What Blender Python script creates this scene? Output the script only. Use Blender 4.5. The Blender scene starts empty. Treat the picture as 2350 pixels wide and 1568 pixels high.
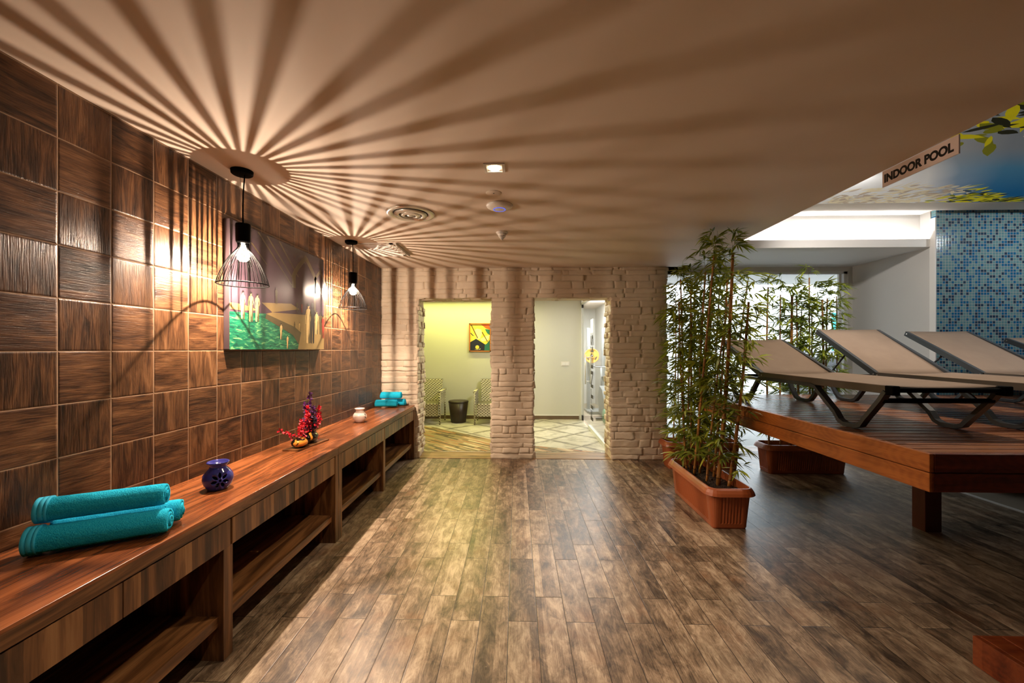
import bpy, bmesh, math, random
from mathutils import Vector, Matrix, noise
random.seed(7)
PI = math.pi
scene = bpy.context.scene
COL = scene.collection

# ------------------------------------------------------------------ helpers
def s2l(c):
    c = c / 255.0
    return c / 12.92 if c <= 0.04045 else ((c + 0.055) / 1.055) ** 2.4
def C(r, g, b):
    return (s2l(r), s2l(g), s2l(b), 1.0)

class G:
    """small node-graph builder for one material"""
    def __init__(self, name):
        self.m = bpy.data.materials.new(name)
        self.m.use_nodes = True
        self.t = self.m.node_tree
        self.t.nodes.clear()
        self.o = self.t.nodes.new('ShaderNodeOutputMaterial')
    def n(self, typ, props=None, **inp):
        nd = self.t.nodes.new(typ)
        for k, v in (props or {}).items():
            setattr(nd, k, v)
        for k, v in inp.items():
            self.set(nd, k.replace('_', ' '), v)
        return nd
    def set(self, nd, key, v):
        s = nd.inputs[key]
        if isinstance(v, bpy.types.NodeSocket):
            self.t.links.new(v, s)
        else:
            s.default_value = v
    def math(self, op, a, b=0.0, c=None):
        nd = self.t.nodes.new('ShaderNodeMath'); nd.operation = op
        self.set(nd, 0, a); self.set(nd, 1, b)
        if c is not None: self.set(nd, 2, c)
        return nd.outputs[0]
    def mix(self, f, a, b, blend='MIX'):
        nd = self.t.nodes.new('ShaderNodeMix'); nd.data_type = 'RGBA'; nd.blend_type = blend
        self.set(nd, 0, f); self.set(nd, 6, a); self.set(nd, 7, b)
        return nd.outputs[2]
    def mixf(self, f, a, b):
        nd = self.t.nodes.new('ShaderNodeMix'); nd.data_type = 'FLOAT'
        self.set(nd, 0, f); self.set(nd, 2, a); self.set(nd, 3, b)
        return nd.outputs[0]
    def ramp(self, f, stops, interp='LINEAR'):
        nd = self.t.nodes.new('ShaderNodeValToRGB')
        cr = nd.color_ramp; cr.interpolation = interp
        while len(cr.elements) < len(stops): cr.elements.new(0.5)
        for e, (p, c) in zip(cr.elements, stops):
            e.position = p; e.color = c if isinstance(c, (tuple, list)) else (c, c, c, 1)
        self.set(nd, 0, f)
        return nd.outputs[0]
    def vec(self, x, y, z):
        nd = self.t.nodes.new('ShaderNodeCombineXYZ')
        self.set(nd, 0, x); self.set(nd, 1, y); self.set(nd, 2, z)
        return nd.outputs[0]
    def sep(self, v):
        nd = self.t.nodes.new('ShaderNodeSeparateXYZ'); self.set(nd, 0, v)
        return nd.outputs
    def noise(self, v, scale, detail=4.0, rough=0.55, dist=0.0):
        return self.n('ShaderNodeTexNoise', Vector=v, Scale=scale, Detail=detail, Roughness=rough, Distortion=dist).outputs[0]
    def white(self, v):
        return self.n('ShaderNodeTexWhiteNoise', {'noise_dimensions': '3D'}, Vector=v).outputs
    def pos(self):
        return self.n('ShaderNodeNewGeometry').outputs['Position']
    def obj(self):
        return self.n('ShaderNodeTexCoord').outputs['Object']
    def bump(self, h, strength=0.3, dist=0.01):
        return self.n('ShaderNodeBump', Strength=strength, Distance=dist, Height=h).outputs[0]
    def bsdf(self, color, rough=0.5, normal=None, metallic=0.0, **kw):
        nd = self.t.nodes.new('ShaderNodeBsdfPrincipled')
        self.set(nd, 'Base Color', color); self.set(nd, 'Roughness', rough); self.set(nd, 'Metallic', metallic)
        for k, v in kw.items(): self.set(nd, k.replace('_', ' '), v)
        if normal is not None: self.set(nd, 'Normal', normal)
        self.t.links.new(nd.outputs[0], self.o.inputs[0])
        return self.m

def plain(name, col, rough=0.5, metallic=0.0, var=0.06, scale=30.0, bump=0.0, **kw):
    g = G(name)
    f = g.noise(g.obj(), scale, 3.0)
    c = g.mix(g.math('MULTIPLY', f, 1.0), tuple(x * (1 - var) for x in col[:3]) + (1,), tuple(min(1, x * (1 + var)) for x in col[:3]) + (1,))
    nm = g.bump(g.noise(g.obj(), scale * 4, 3.0), bump, 0.004) if bump else None
    return g.bsdf(c, rough, nm, metallic, **kw)

class MB:
    """collects shapes and links them as ONE mesh object"""
    def __init__(self):
        self.v = []; self.f = []; self.fm = []; self.sm = []
    def add(self, vs, fs, mi=0, smooth=False):
        o = len(self.v)
        self.v += [tuple(p) for p in vs]
        for f in fs:
            self.f.append(tuple(i + o for i in f)); self.fm.append(mi); self.sm.append(smooth)
    def box(self, x0, x1, y0, y1, z0, z1, mi=0, fn=None, bev=0.0):
        if bev > 0:
            b = bev
            vs = []; 
            bm = bmesh.new()
            bmesh.ops.create_cube(bm, size=1.0)
            for v in bm.verts:
                v.co = Vector(((x0 + x1) / 2 + v.co.x * (x1 - x0), (y0 + y1) / 2 + v.co.y * (y1 - y0), (z0 + z1) / 2 + v.co.z * (z1 - z0)))
            bmesh.ops.bevel(bm, geom=list(bm.edges), offset=b, segments=2, affect='EDGES', profile=0.5)
            bm.verts.index_update()
            vs = [tuple(v.co) for v in bm.verts]; fs = [[v.index for v in f.verts] for f in bm.faces]
            bm.free()
        else:
            vs = [(x0, y0, z0), (x1, y0, z0), (x1, y1, z0), (x0, y1, z0), (x0, y0, z1), (x1, y0, z1), (x1, y1, z1), (x0, y1, z1)]
            fs = [(0, 3, 2, 1), (4, 5, 6, 7), (0, 1, 5, 4), (1, 2, 6, 5), (2, 3, 7, 6), (3, 0, 4, 7)]
        if fn: vs = [fn(*p) for p in vs]
        self.add(vs, fs, mi)
        return self
    def obox(self, c, ax, ay, az, hx, hy, hz, mi=0):
        c, ax, ay, az = map(Vector, (c, ax, ay, az))
        vs = []
        for k in (-1, 1):
            for j, i in ((-1, -1), (-1, 1), (1, 1), (1, -1)):
                vs.append(c + ax * hx * i + ay * hy * j + az * hz * k)
        self.add(vs, [(0, 3, 2, 1), (4, 5, 6, 7), (0, 1, 5, 4), (1, 2, 6, 5), (2, 3, 7, 6), (3, 0, 4, 7)], mi)
        return self
    def tube(self, pts, r, seg=10, mi=0, closed=False, caps=True, square=None, smooth=True, up=(0, 0, 1)):
        pts = [Vector(p) for p in pts]; n = len(pts)
        rs = r if isinstance(r, (list, tuple)) else [r] * n
        rings = []
        prev = None
        for i, p in enumerate(pts):
            if closed: d = (pts[(i + 1) % n] - pts[i - 1])
            elif i == 0: d = pts[1] - p
            elif i == n - 1: d = p - pts[i - 1]
            else: d = (pts[i + 1] - p).normalized() + (p - pts[i - 1]).normalized()
            d.normalize()
            if prev is None:
                u = Vector(up)
                if abs(d.dot(u)) > 0.95: u = Vector((1, 0, 0)) if abs(d.x) < .9 else Vector((0, 1, 0))
                a = (u - d * u.dot(d)).normalized()
            else:
                a = (prev - d * prev.dot(d)).normalized()
            prev = a
            b = d.cross(a)
            ring = []
            if square:
                w, h = square
                for sx, sy in ((-1, -1), (1, -1), (1, 1), (-1, 1)):
                    ring.append(p + b * (sx * w / 2) + a * (sy * h / 2))
            else:
                for k in range(seg):
                    t = 2 * PI * k / seg
                    ring.append(p + a * (math.cos(t) * rs[i]) + b * (math.sin(t) * rs[i]))
            rings.append(ring)
        m = len(rings[0]); vs = [v for rg in rings for v in rg]; fs = []
        for i in range(n if closed else n - 1):
            for k in range(m):
                j = (i + 1) % n
                fs.append((i * m + k, i * m + (k + 1) % m, j * m + (k + 1) % m, j * m + k))
        if caps and not closed:
            fs.append(tuple(range(m - 1, -1, -1))); fs.append(tuple((n - 1) * m + k for k in range(m)))
        self.add(vs, fs, mi, smooth and not square)
        return self
    def lathe(self, prof, c=(0, 0, 0), seg=32, mi=0, smooth=True, close=False):
        vs = []; fs = []; n = len(prof)
        for r, z in prof:
            for k in range(seg):
                t = 2 * PI * k / seg
                vs.append((c[0] + r * math.cos(t), c[1] + r * math.sin(t), c[2] + z))
        for i in range(n if close else n - 1):
            j = (i + 1) % n
            for k in range(seg):
                k2 = (k + 1) % seg
                fs.append((i * seg + k, i * seg + k2, j * seg + k2, j * seg + k))
        if not close:
            if prof[0][0] > 1e-5: fs.append(tuple(range(seg - 1, -1, -1)))
            if prof[-1][0] > 1e-5: fs.append(tuple((n - 1) * seg + k for k in range(seg)))
        self.add(vs, fs, mi, smooth)
        return self
    def prism(self, poly, ax, d0, d1, mi=0):
        """poly: 2D list; ax 'x','y','z' = extrusion axis"""
        n = len(poly)
        def P(a, b, d):
            return {'x': (d, a, b), 'y': (a, d, b), 'z': (a, b, d)}[ax]
        vs = [P(a, b, d0) for a, b in poly] + [P(a, b, d1) for a, b in poly]
        fs = [tuple(range(n - 1, -1, -1)), tuple(range(n, 2 * n))] + [(i, (i + 1) % n, n + (i + 1) % n, n + i) for i in range(n)]
        self.add(vs, fs, mi)
        return self
    def build(self, name, mats, parent=None, origin=None, auto=None, fixn=True):
        me = bpy.data.meshes.new(name)
        L = parent.location if (parent is not None and origin is None) else Vector(origin or (0, 0, 0))
        if parent is not None and parent.parent is not None and origin is None:
            L = parent.location + parent.parent.location
        me.from_pydata([(x - L[0], y - L[1], z - L[2]) for x, y, z in self.v], [], self.f)
        if not isinstance(mats, (list, tuple)): mats = [mats]
        for m in mats: me.materials.append(m)
        me.polygons.foreach_set('material_index', self.fm)
        me.polygons.foreach_set('use_smooth', self.sm)
        if fixn:
            bm = bmesh.new(); bm.from_mesh(me)
            bmesh.ops.recalc_face_normals(bm, faces=bm.faces)
            bm.to_mesh(me); bm.free()
        me.update()
        o = bpy.data.objects.new(name, me); COL.objects.link(o)
        if parent is not None: o.parent = parent
        elif origin is not None: o.location = origin
        return o

def thing(name, label, cat, loc=(0, 0, 0), group=None):
    o = bpy.data.objects.new(name, None); COL.objects.link(o)
    o.empty_display_size = 0.05
    o.location = loc; o['label'] = label; o['category'] = cat
    if group: o['group'] = group
    return o
def tag(o, label, cat, group=None):
    o['label'] = label; o['category'] = cat
    if group: o['group'] = group
    return o
def struct(o, label=None, cat=None):
    o['kind'] = 'structure'
    if label: o['label'] = label
    if cat: o['category'] = cat
    return o
def text_geo(txt, size, extrude, offset=0.0):
    cu = bpy.data.curves.new('lettering', 'FONT'); cu.body = txt; cu.size = size; cu.extrude = extrude; cu.offset = offset
    ob = bpy.data.objects.new('lettering', cu); COL.objects.link(ob)
    dg = bpy.context.evaluated_depsgraph_get()
    me = bpy.data.meshes.new_from_object(ob.evaluated_get(dg))
    vs = [tuple(v.co) for v in me.vertices]; fs = [tuple(p.vertices) for p in me.polygons]
    bpy.data.objects.remove(ob); bpy.data.curves.remove(cu); bpy.data.meshes.remove(me)
    return vs, fs
def nz(x, y, z, s=1.0):
    return noise.noise(Vector((x * s, y * s, z * s)))

# ------------------------------------------------------------------ camera  (f = 940 px at 2350 px wide)
TH = math.atan(25 / 940.0)
cam_d = bpy.data.cameras.new('camera'); cam = bpy.data.objects.new('camera', cam_d); COL.objects.link(cam)
cam_d.sensor_width = 36.0; cam_d.lens = 940.0 / 2350.0 * 36.0
cam_d.shift_y = (802 - 784) / 2350.0
cam_d.clip_start = 0.02
cam.location = (0, 0, 1.45); cam.rotation_euler = (PI / 2, 0, TH)
scene.camera = cam

# ------------------------------------------------------------------ room dimensions
WX = -1.89; CZ = 2.532; BY = 5.42; BY2 = 5.78; RY = 8.52; EX = 2.185
DZ = 0.94; PX = 4.66; MY = 4.75; WY = 5.93; PZ = 2.98; SZ = 2.62

# ------------------------------------------------------------------ materials
def mat_wall_tile():
    g = G('wood_look_wall_tile'); x, y, z = g.sep(g.pos())
    s = 0.2170
    u = g.math('DIVIDE', g.math('SUBTRACT', y, 1.615 - 20 * s), s); v = g.math('DIVIDE', g.math('SUBTRACT', z, 1.442 - 20 * s), s)
    iu = g.math('FLOOR', u); iv = g.math('FLOOR', v)
    fu = g.math('FRACT', u); fv = g.math('FRACT', v)
    par = g.math('MODULO', g.math('ADD', iu, iv), 2.0)      # 1: grain runs along the wall
    w = g.white(g.vec(iu, iv, 3.0)); wr, wc = w[0], w[1]
    wo = g.sep(wc)
    a = g.mixf(par, fv, fu); b = g.mixf(par, fu, fv)          # a along the grain, b across
    gv = g.vec(g.math('ADD', g.math('MULTIPLY', a, 0.55), g.math('MULTIPLY', wo[0], 50)), g.math('ADD', g.math('MULTIPLY', b, 3.2), g.math('MULTIPLY', wo[1], 50)), wo[2])
    n1 = g.noise(gv, 1.6, 6.0, 0.62, 0.9)
    n2 = g.noise(g.vec(g.math('ADD', g.math('MULTIPLY', a, 1.6), g.math('MULTIPLY', wo[1], 90)), g.math('ADD', g.math('MULTIPLY', b, 26.0), g.math('MULTIPLY', wo[0], 70)), 0.0), 1.5, 5.0, 0.6, 0.5)
    t = g.math('ADD', g.math('MULTIPLY', n1, 0.8), g.math('MULTIPLY', n2, 0.34))
    t = g.math('ADD', t, g.math('MULTIPLY', g.math('SUBTRACT', wr, 0.5), 0.12))
    col = g.ramp(t, [(0.36, C(22, 13, 9)), (0.50, C(64, 41, 27)), (0.62, C(98, 66, 42)), (0.80, C(136, 98, 66))])
    e = 0.011
    du = g.math('MINIMUM', fu, g.math('SUBTRACT', 1.0, fu)); dv = g.math('MINIMUM', fv, g.math('SUBTRACT', 1.0, fv))
    dm = g.math('MINIMUM', du, dv)
    joint = g.math('LESS_THAN', dm, e)
    col = g.mix(joint, col, C(150, 122, 96))
    h = g.math('ADD', g.math('MULTIPLY', n2, 0.55), g.math('MULTIPLY', n1, 0.25))
    h = g.math('ADD', h, g.math('MULTIPLY', g.math('SMOOTH_MIN', dm, 0.03, 0.02), 26.0))
    r = g.math('ADD', 0.20, g.math('MULTIPLY', n2, 0.24))
    return g.bsdf(col, g.mixf(joint, r, 0.8), g.bump(h, 0.5, 0.006), 0.0, Specular_IOR_Level=0.36)

def mat_floor():
    g = G('aged_wood_look_floor_plank'); x, y, z = g.sep(g.pos())
    x2 = g.math('SUBTRACT', x, g.math('MULTIPLY', g.math('SUBTRACT', y, 2.18), -0.014))
    pw, pl = 0.1535, 0.650
    u = g.math('DIVIDE', g.math('ADD', x2, 0.077 + 40 * pw), pw); iu = g.math('FLOOR', u); fu = g.math('FRACT', u)
    par = g.math('MODULO', iu, 2.0)
    # joint rows fall at 3.050 + k*pl (par 1) and 2.185 + k*pl (par 0)
    off = g.mixf(par, 2.183 - 20 * pl, 3.050 - 20 * pl)
    v = g.math('DIVIDE', g.math('SUBTRACT', y, off), pl); iv = g.math('FLOOR', v); fv = g.math('FRACT', v)
    w = g.white(g.vec(iu, iv, 1.0)); wr = w[0]; wo = g.sep(w[1])
    gx = g.math('ADD', g.math('MULTIPLY', fu, pw), g.math('MULTIPLY', wo[0], 40)); gy = g.math('ADD', g.math('MULTIPLY', fv, pl), g.math('MULTIPLY', wo[1], 40))
    blot = g.noise(g.vec(g.math('MULTIPLY', gx, 2.0), g.math('MULTIPLY', gy, 0.85), wo[2]), 8.5, 8.0, 0.72, 0.5)
    grain = g.noise(g.vec(g.math('MULTIPLY', gx, 190.0), g.math('MULTIPLY', gy, 9.0), 0.0), 1.0, 6.0, 0.7, 0.8)
    flake = g.noise(g.vec(g.math('MULTIPLY', gx, 34.0), g.math('MULTIPLY', gy, 17.0), 2.0), 1.3, 6.0, 0.7, 1.0)
    # two or three narrow boards printed on each plank
    strip = g.white(g.vec(g.math('FLOOR', g.math('ADD', g.math('MULTIPLY', fu, 2.0), wo[2])), iu, iv))[0]
    t = g.math('ADD', g.math('MULTIPLY', blot, 0.86), g.math('MULTIPLY', grain, 0.46))
    t = g.math('ADD', t, g.math('MULTIPLY', g.math('SUBTRACT', strip, 0.5), 0.14))
    t = g.math('ADD', t, g.math('MULTIPLY', g.math('SUBTRACT', wr, 0.5), 0.12))
    col = g.ramp(t, [(0.45, C(54, 42, 32)), (0.58, C(100, 82, 65)), (0.69, C(138, 116, 94)), (0.86, C(188, 166, 140))])
    rusty = g.math('MULTIPLY', g.ramp(g.noise(g.vec(gx, gy, 9.0), 4.0, 3.0), [(0.56, 0.0), (0.68, 1.0)]), 0.35)
    col = g.mix(rusty, col, C(128, 86, 54))
    col = g.mix(g.math('MULTIPLY', g.ramp(flake, [(0.66, 0.0), (0.72, 1.0)]), 0.40), col, C(204, 184, 152))
    col = g.mix(g.math('MULTIPLY', g.ramp(flake, [(0.30, 1.0), (0.36, 0.0)]), 0.55), col, C(48, 38, 30))
    du = g.math('MULTIPLY', g.math('MINIMUM', fu, g.math('SUBTRACT', 1.0, fu)), pw); dv = g.math('MULTIPLY', g.math('MINIMUM', fv, g.math('SUBTRACT', 1.0, fv)), pl)
    dm = g.math('MINIMUM', du, dv); joint = g.math('LESS_THAN', dm, 0.0016)
    col = g.mix(joint, col, C(40, 30, 22))
    h = g.math('ADD', g.math('MULTIPLY', grain, 0.4), g.math('MULTIPLY', g.math('MINIMUM', dm, 0.004), 150.0))
    h = g.math('ADD', h, g.math('MULTIPLY', flake, 0.3))
    return g.bsdf(col, g.math('ADD', 0.26, g.math('MULTIPLY', grain, 0.22)), g.bump(h, 0.35, 0.003))

def mat_walnut(name, axis, cols, stripe=None, rough=0.28, fine=0.22):
    """veneer: grain runs along 'axis' (object coordinates)"""
    g = G(name); x, y, z = g.sep(g.pos())
    along = {'x': x, 'y': y, 'z': z}[axis]
    oth = {'x': (y, z), 'y': (x, z), 'z': (y, x)}[axis]
    v = g.vec(g.math('MULTIPLY', along, 0.9), g.math('MULTIPLY', oth[0], 9.0), g.math('MULTIPLY', oth[1], 9.0))
    n1 = g.noise(v, 1.5, 5.0, 0.6, 1.3)
    n2 = g.noise(g.vec(g.math('MULTIPLY', along, 3.0), g.math('MULTIPLY', oth[0], 120.0), g.math('MULTIPLY', oth[1], 120.0)), 1.0, 4.0, 0.6, 0.3)
    t = g.math('ADD', g.math('MULTIPLY', n1, 1.07 - fine), g.math('MULTIPLY', n2, fine))
    if stripe:
        st = g.n('ShaderNodeTexVoronoi', {'voronoi_dimensions': '1D', 'feature': 'F1'}, W=g.math('ADD', g.math('MULTIPLY', oth[0], stripe), g.math('MULTIPLY', n1, 0.8)), Scale=1.0).outputs['Color']
        t = g.math('ADD', g.math('MULTIPLY', t, 0.75), g.math('MULTIPLY', g.sep(st)[0], 0.28))
    col = g.ramp(t, [(0.38, cols[0]), (0.50, cols[1]), (0.60, cols[2]), (0.72, cols[3])])
    return g.bsdf(col, rough, g.bump(n2, 0.12, 0.002))

def mat_deck(name, axis, cols, rough=0.32, knots=False):
    g = G(name); x, y, z = g.sep(g.pos())
    along = {'x': x, 'y': y}[axis]; across = {'x': y, 'y': x}[axis]
    v = g.vec(g.math('MULTIPLY', along, 0.8), g.math('MULTIPLY', across, 10.0), g.math('MULTIPLY', z, 10.0))
    n1 = g.noise(v, 1.4, 5.0, 0.62, 0.8)
    w = g.white(g.vec(g.math('FLOOR', g.math('DIVIDE', across, 0.0953)), 0.0, 0.0))[0]
    n2 = g.noise(g.vec(g.math('MULTIPLY', along, 2.0), g.math('MULTIPLY', across, 70.0), g.math('MULTIPLY', z, 70.0)), 1.0, 4.0, 0.6, 0.4)
    t = g.math('ADD', g.math('MULTIPLY', n1, 0.7), g.math('ADD', g.math('MULTIPLY', n2, 0.25), g.math('MULTIPLY', w, 0.26)))
    if knots:
        vo = g.n('ShaderNodeTexVoronoi', {'feature': 'F1'}, Vector=g.vec(g.math('MULTIPLY', along, 2.2), 0.0, g.math('MULTIPLY', z, 7.0)), Scale=1.0).outputs['Distance']
        t = g.math('SUBTRACT', t, g.math('MULTIPLY', g.ramp(vo, [(0.0, 1.0), (0.16, 0.0)]), 0.22))
        t = g.math('ADD', t, g.math('MULTIPLY', g.math('SINE', g.math('MULTIPLY', vo, 60.0)), 0.03))
    col = g.ramp(t, [(0.38, cols[0]), (0.54, cols[1]), (0.72, cols[2])])
    return g.bsdf(col, rough, g.bump(n2, 0.2, 0.003))

def mat_mosaic():
    g = G('blue_glass_mosaic'); x, y, z = g.sep(g.pos())
    p = 0.0322
    u = g.math('DIVIDE', x, p); v = g.math('DIVIDE', z, p)
    fu = g.math('FRACT', u); fv = g.math('FRACT', v)
    w = g.white(g.vec(g.math('FLOOR', u), g.math('FLOOR', v), 0.0)); wr = w[0]; wo = g.sep(w[1])
    col = g.ramp(wr, [(0.0, C(98, 138, 144)), (0.50, C(8, 92, 138)), (0.83, C(6, 12, 62))], 'CONSTANT')
    col = g.mix(g.math('MULTIPLY', wo[0], 0.35), col, C(70, 110, 122))
    du = g.math('MINIMUM', fu, g.math('SUBTRACT', 1.0, fu)); dv = g.math('MINIMUM', fv, g.math('SUBTRACT', 1.0, fv))
    dm = g.math('MINIMUM', du, dv); joint = g.math('LESS_THAN', dm, 0.055)
    col = g.mix(joint, col, C(168, 164, 152))
    h = g.math('MINIMUM', dm, 0.14)
    return g.bsdf(col, g.mixf(joint, 0.15, 0.8), g.bump(h, 0.4, 0.004))

def mat_diag_tile():
    g = G('pale_diagonal_floor_tile'); x, y, z = g.sep(g.pos())
    k = 0.70711; s = 0.62
    u = g.math('DIVIDE', g.math('MULTIPLY', g.math('ADD', x, g.math('ADD', y, 0.0)), k), s); v = g.math('DIVIDE', g.math('MULTIPLY', g.math('SUBTRACT', x, y), k), s)
    fu = g.math('FRACT', u); fv = g.math('FRACT', v)
    w = g.sep(g.white(g.vec(g.math('FLOOR', u), g.math('FLOOR', v), 0.0))[1])
    n = g.noise(g.vec(g.math('ADD', fu, g.math('MULTIPLY', w[0], 30)), g.math('ADD', fv, g.math('MULTIPLY', w[1], 30)), 0.0), 2.2, 5.0, 0.6, 1.0)
    d = g.math('MINIMUM', g.math('MINIMUM', fu, g.math('SUBTRACT', 1.0, fu)), g.math('MINIMUM', fv, g.math('SUBTRACT', 1.0, fv)))
    t = g.math('ADD', n, g.math('MULTIPLY', g.math('MINIMUM', d, 0.12), 2.2))
    col = g.ramp(t, [(0.36, C(104, 98, 84)), (0.58, C(170, 162, 142)), (0.80, C(206, 198, 178))])
    joint = g.math('LESS_THAN', d, 0.012)
    col = g.mix(joint, col, C(92, 84, 70))
    return g.bsdf(col, 0.3, g.bump(n, 0.1, 0.003))

def mat_slate_strip():
    g = G('multicolour_slate_strip'); x, y, z = g.sep(g.pos())
    a = math.radians(-42)
    u = g.math('ADD', g.math('MULTIPLY', x, math.cos(a)), g.math('MULTIPLY', y, math.sin(a)))
    v = g.math('ADD', g.math('MULTIPLY', x, -math.sin(a)), g.math('MULTIPLY', y, math.cos(a)))
    iv = g.math('FLOOR', g.math('DIVIDE', v, 0.045))
    u2 = g.math('ADD', u, g.math('MULTIPLY', g.white(g.vec(iv, 0.0, 5.0))[0], 3.0))
    iu = g.math('FLOOR', g.math('DIVIDE', u2, 0.36))
    w = g.white(g.vec(iu, iv, 0.0))[0]
    n = g.noise(g.vec(g.math('MULTIPLY', u, 4.0), g.math('MULTIPLY', v, 40.0), w), 1.0, 4.0, 0.6)
    t = g.math('ADD', g.math('MULTIPLY', w, 0.75), g.math('MULTIPLY', n, 0.4))
    col = g.ramp(t, [(0.15, C(58, 48, 36)), (0.40, C(118, 98, 66)), (0.60, C(168, 148, 104)), (0.78, C(160, 98, 52)), (0.95, C(206, 190, 150))])
    return g.bsdf(col, 0.4, g.bump(t, 0.4, 0.006))

def mat_weave():
    g = G('woven_wicker'); x, y, z = g.sep(g.obj())
    p = 0.036
    a = g.math('ADD', x, y)
    row = g.math('FLOOR', g.math('DIVIDE', z, p * 0.7))
    u = g.math('ADD', g.math('DIVIDE', a, p * 1.8), g.math('MULTIPLY', g.math('MODULO', row, 2.0), 0.5))
    fu = g.math('FRACT', u); fz = g.math('FRACT', g.math('DIVIDE', z, p * 0.7))
    hh = g.math('MULTIPLY', g.math('SINE', g.math('MULTIPLY', fu, PI)), g.math('SINE', g.math('MULTIPLY', fz, PI)))
    col = g.ramp(hh, [(0.04, C(40, 32, 22)), (0.34, C(170, 160, 136)), (1.0, C(232, 224, 204))])
    return g.bsdf(col, 0.55, g.bump(hh, 0.8, 0.01))

def mat_stone():
    g = G('painted_ledge_stone'); p = g.pos()
    n1 = g.noise(p, 3.0, 4.0); n2 = g.noise(p, 60.0, 5.0, 0.65)
    col = g.ramp(n1, [(0.3, C(206, 188, 164)), (0.7, C(224, 208, 186))])
    return g.bsdf(col, 0.7, g.bump(g.math('ADD', n2, g.math('MULTIPLY', g.noise(p, 18.0, 4.0), 1.5)), 0.35, 0.006))

def mat_towel():
    g = G('turquoise_terry'); p = g.obj()
    n = g.noise(p, 240.0, 3.0, 0.7); n2 = g.noise(p, 60.0, 3.0)
    col = g.mix(g.ramp(n, [(0.34, 0.0), (0.66, 1.0)]), C(4, 180, 236), C(60, 224, 255))
    h = g.math('ADD', n, g.math('MULTIPLY', n2, 0.8))
    return g.bsdf(col, 0.95, g.bump(h, 1.0, 0.006), 0.0, Specular_IOR_Level=0.1)

def mat_pot_lacquer():
    g = G('black_gold_lacquer'); p = g.obj()
    n = g.noise(p, 13.0, 2.0, 0.4, 0.4)
    z = g.sep(p)[2]
    f = g.ramp(n, [(0.54, 0.0), (0.56, 1.0)])
    col = g.mix(f, C(22, 18, 16), C(214, 140, 52))
    return g.bsdf(col, 0.12)

def mat_leaf(name, a, b):
    g = G(name); p = g.obj()
    n = g.noise(p, 9.0, 2.0)
    r = g.n('ShaderNodeNewGeometry').outputs['Random Per Island']
    col = g.mix(r, a, b)
    nd = g.t.nodes.new('ShaderNodeBsdfPrincipled')
    g.set(nd, 'Base Color', col); g.set(nd, 'Roughness', 0.42)
    tr = g.n('ShaderNodeBsdfTranslucent', Color=g.mix(0.5, col, C(150, 170, 30)))
    mx = g.n('ShaderNodeMixShader', Fac=0.28)
    g.t.links.new(nd.outputs[0], mx.inputs[1]); g.t.links.new(tr.outputs[0], mx.inputs[2])
    g.t.links.new(mx.outputs[0], g.o.inputs[0])
    return g.m

def mat_culm():
    g = G('bamboo_culm'); x, y, z = g.sep(g.obj())
    f = g.math('FRACT', g.math('DIVIDE', z, 0.16))
    n = g.noise(g.vec(g.math('MULTIPLY', x, 60), g.math('MULTIPLY', y, 60), g.math('MULTIPLY', z, 6)), 1.0, 4.0)
    col = g.ramp(n, [(0.3, C(128, 80, 34)), (0.6, C(186, 128, 62)), (0.8, C(206, 158, 88))])
    col = g.mix(g.math('LESS_THAN', f, 0.05), col, C(84, 54, 26))
    return g.bsdf(col, 0.35)

def mat_glass(name, tint=(0.96, 0.98, 0.97, 1), gloss=0.07):
    g = G(name)
    t = g.n('ShaderNodeBsdfTransparent', Color=tint)
    gl = g.n('ShaderNodeBsdfGlossy', Color=(1, 1, 1, 1), Roughness=0.02)
    fr = g.n('ShaderNodeFresnel', IOR=1.45)
    mx = g.n('ShaderNodeMixShader', Fac=g.math('MULTIPLY', fr.outputs[0], gloss / 0.07))
    g.t.links.new(t.outputs[0], mx.inputs[1]); g.t.links.new(gl.outputs[0], mx.inputs[2])
    g.t.links.new(mx.outputs[0], g.o.inputs[0])
    return g.m

def mat_emit(name, col, strength):
    g = G(name)
    e = g.n('ShaderNodeEmission', Color=col, Strength=strength)
    g.t.links.new(e.outputs[0], g.o.inputs[0])
    return g.m

def mat_bulb(name, col, strength):
    """frosted lamp glass: lets the filament's light through and glows itself"""
    g = G(name)
    e = g.n('ShaderNodeEmission', Color=col, Strength=strength)
    t = g.n('ShaderNodeBsdfTransparent', Color=(1, 1, 1, 1))
    a = g.n('ShaderNodeAddShader')
    g.t.links.new(e.outputs[0], a.inputs[0]); g.t.links.new(t.outputs[0], a.inputs[1])
    g.t.links.new(a.outputs[0], g.o.inputs[0])
    return g.m

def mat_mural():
    """printed sky: deep blue, with a reflected glare painted pale at one end"""
    g = G('printed_sky_and_glare'); x, y, z = g.sep(g.pos())
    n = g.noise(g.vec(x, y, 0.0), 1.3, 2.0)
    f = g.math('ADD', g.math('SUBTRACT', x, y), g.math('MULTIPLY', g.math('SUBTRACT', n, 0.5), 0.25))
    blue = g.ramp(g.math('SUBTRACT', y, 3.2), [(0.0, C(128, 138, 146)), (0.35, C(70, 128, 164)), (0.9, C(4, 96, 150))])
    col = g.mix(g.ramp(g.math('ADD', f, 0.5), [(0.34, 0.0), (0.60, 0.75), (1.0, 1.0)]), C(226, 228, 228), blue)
    return g.bsdf(col, 0.55, None, 0.0, Emission_Color=col, Emission_Strength=0.20, Specular_IOR_Level=0.15)   # own glow added to brighten the print

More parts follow.
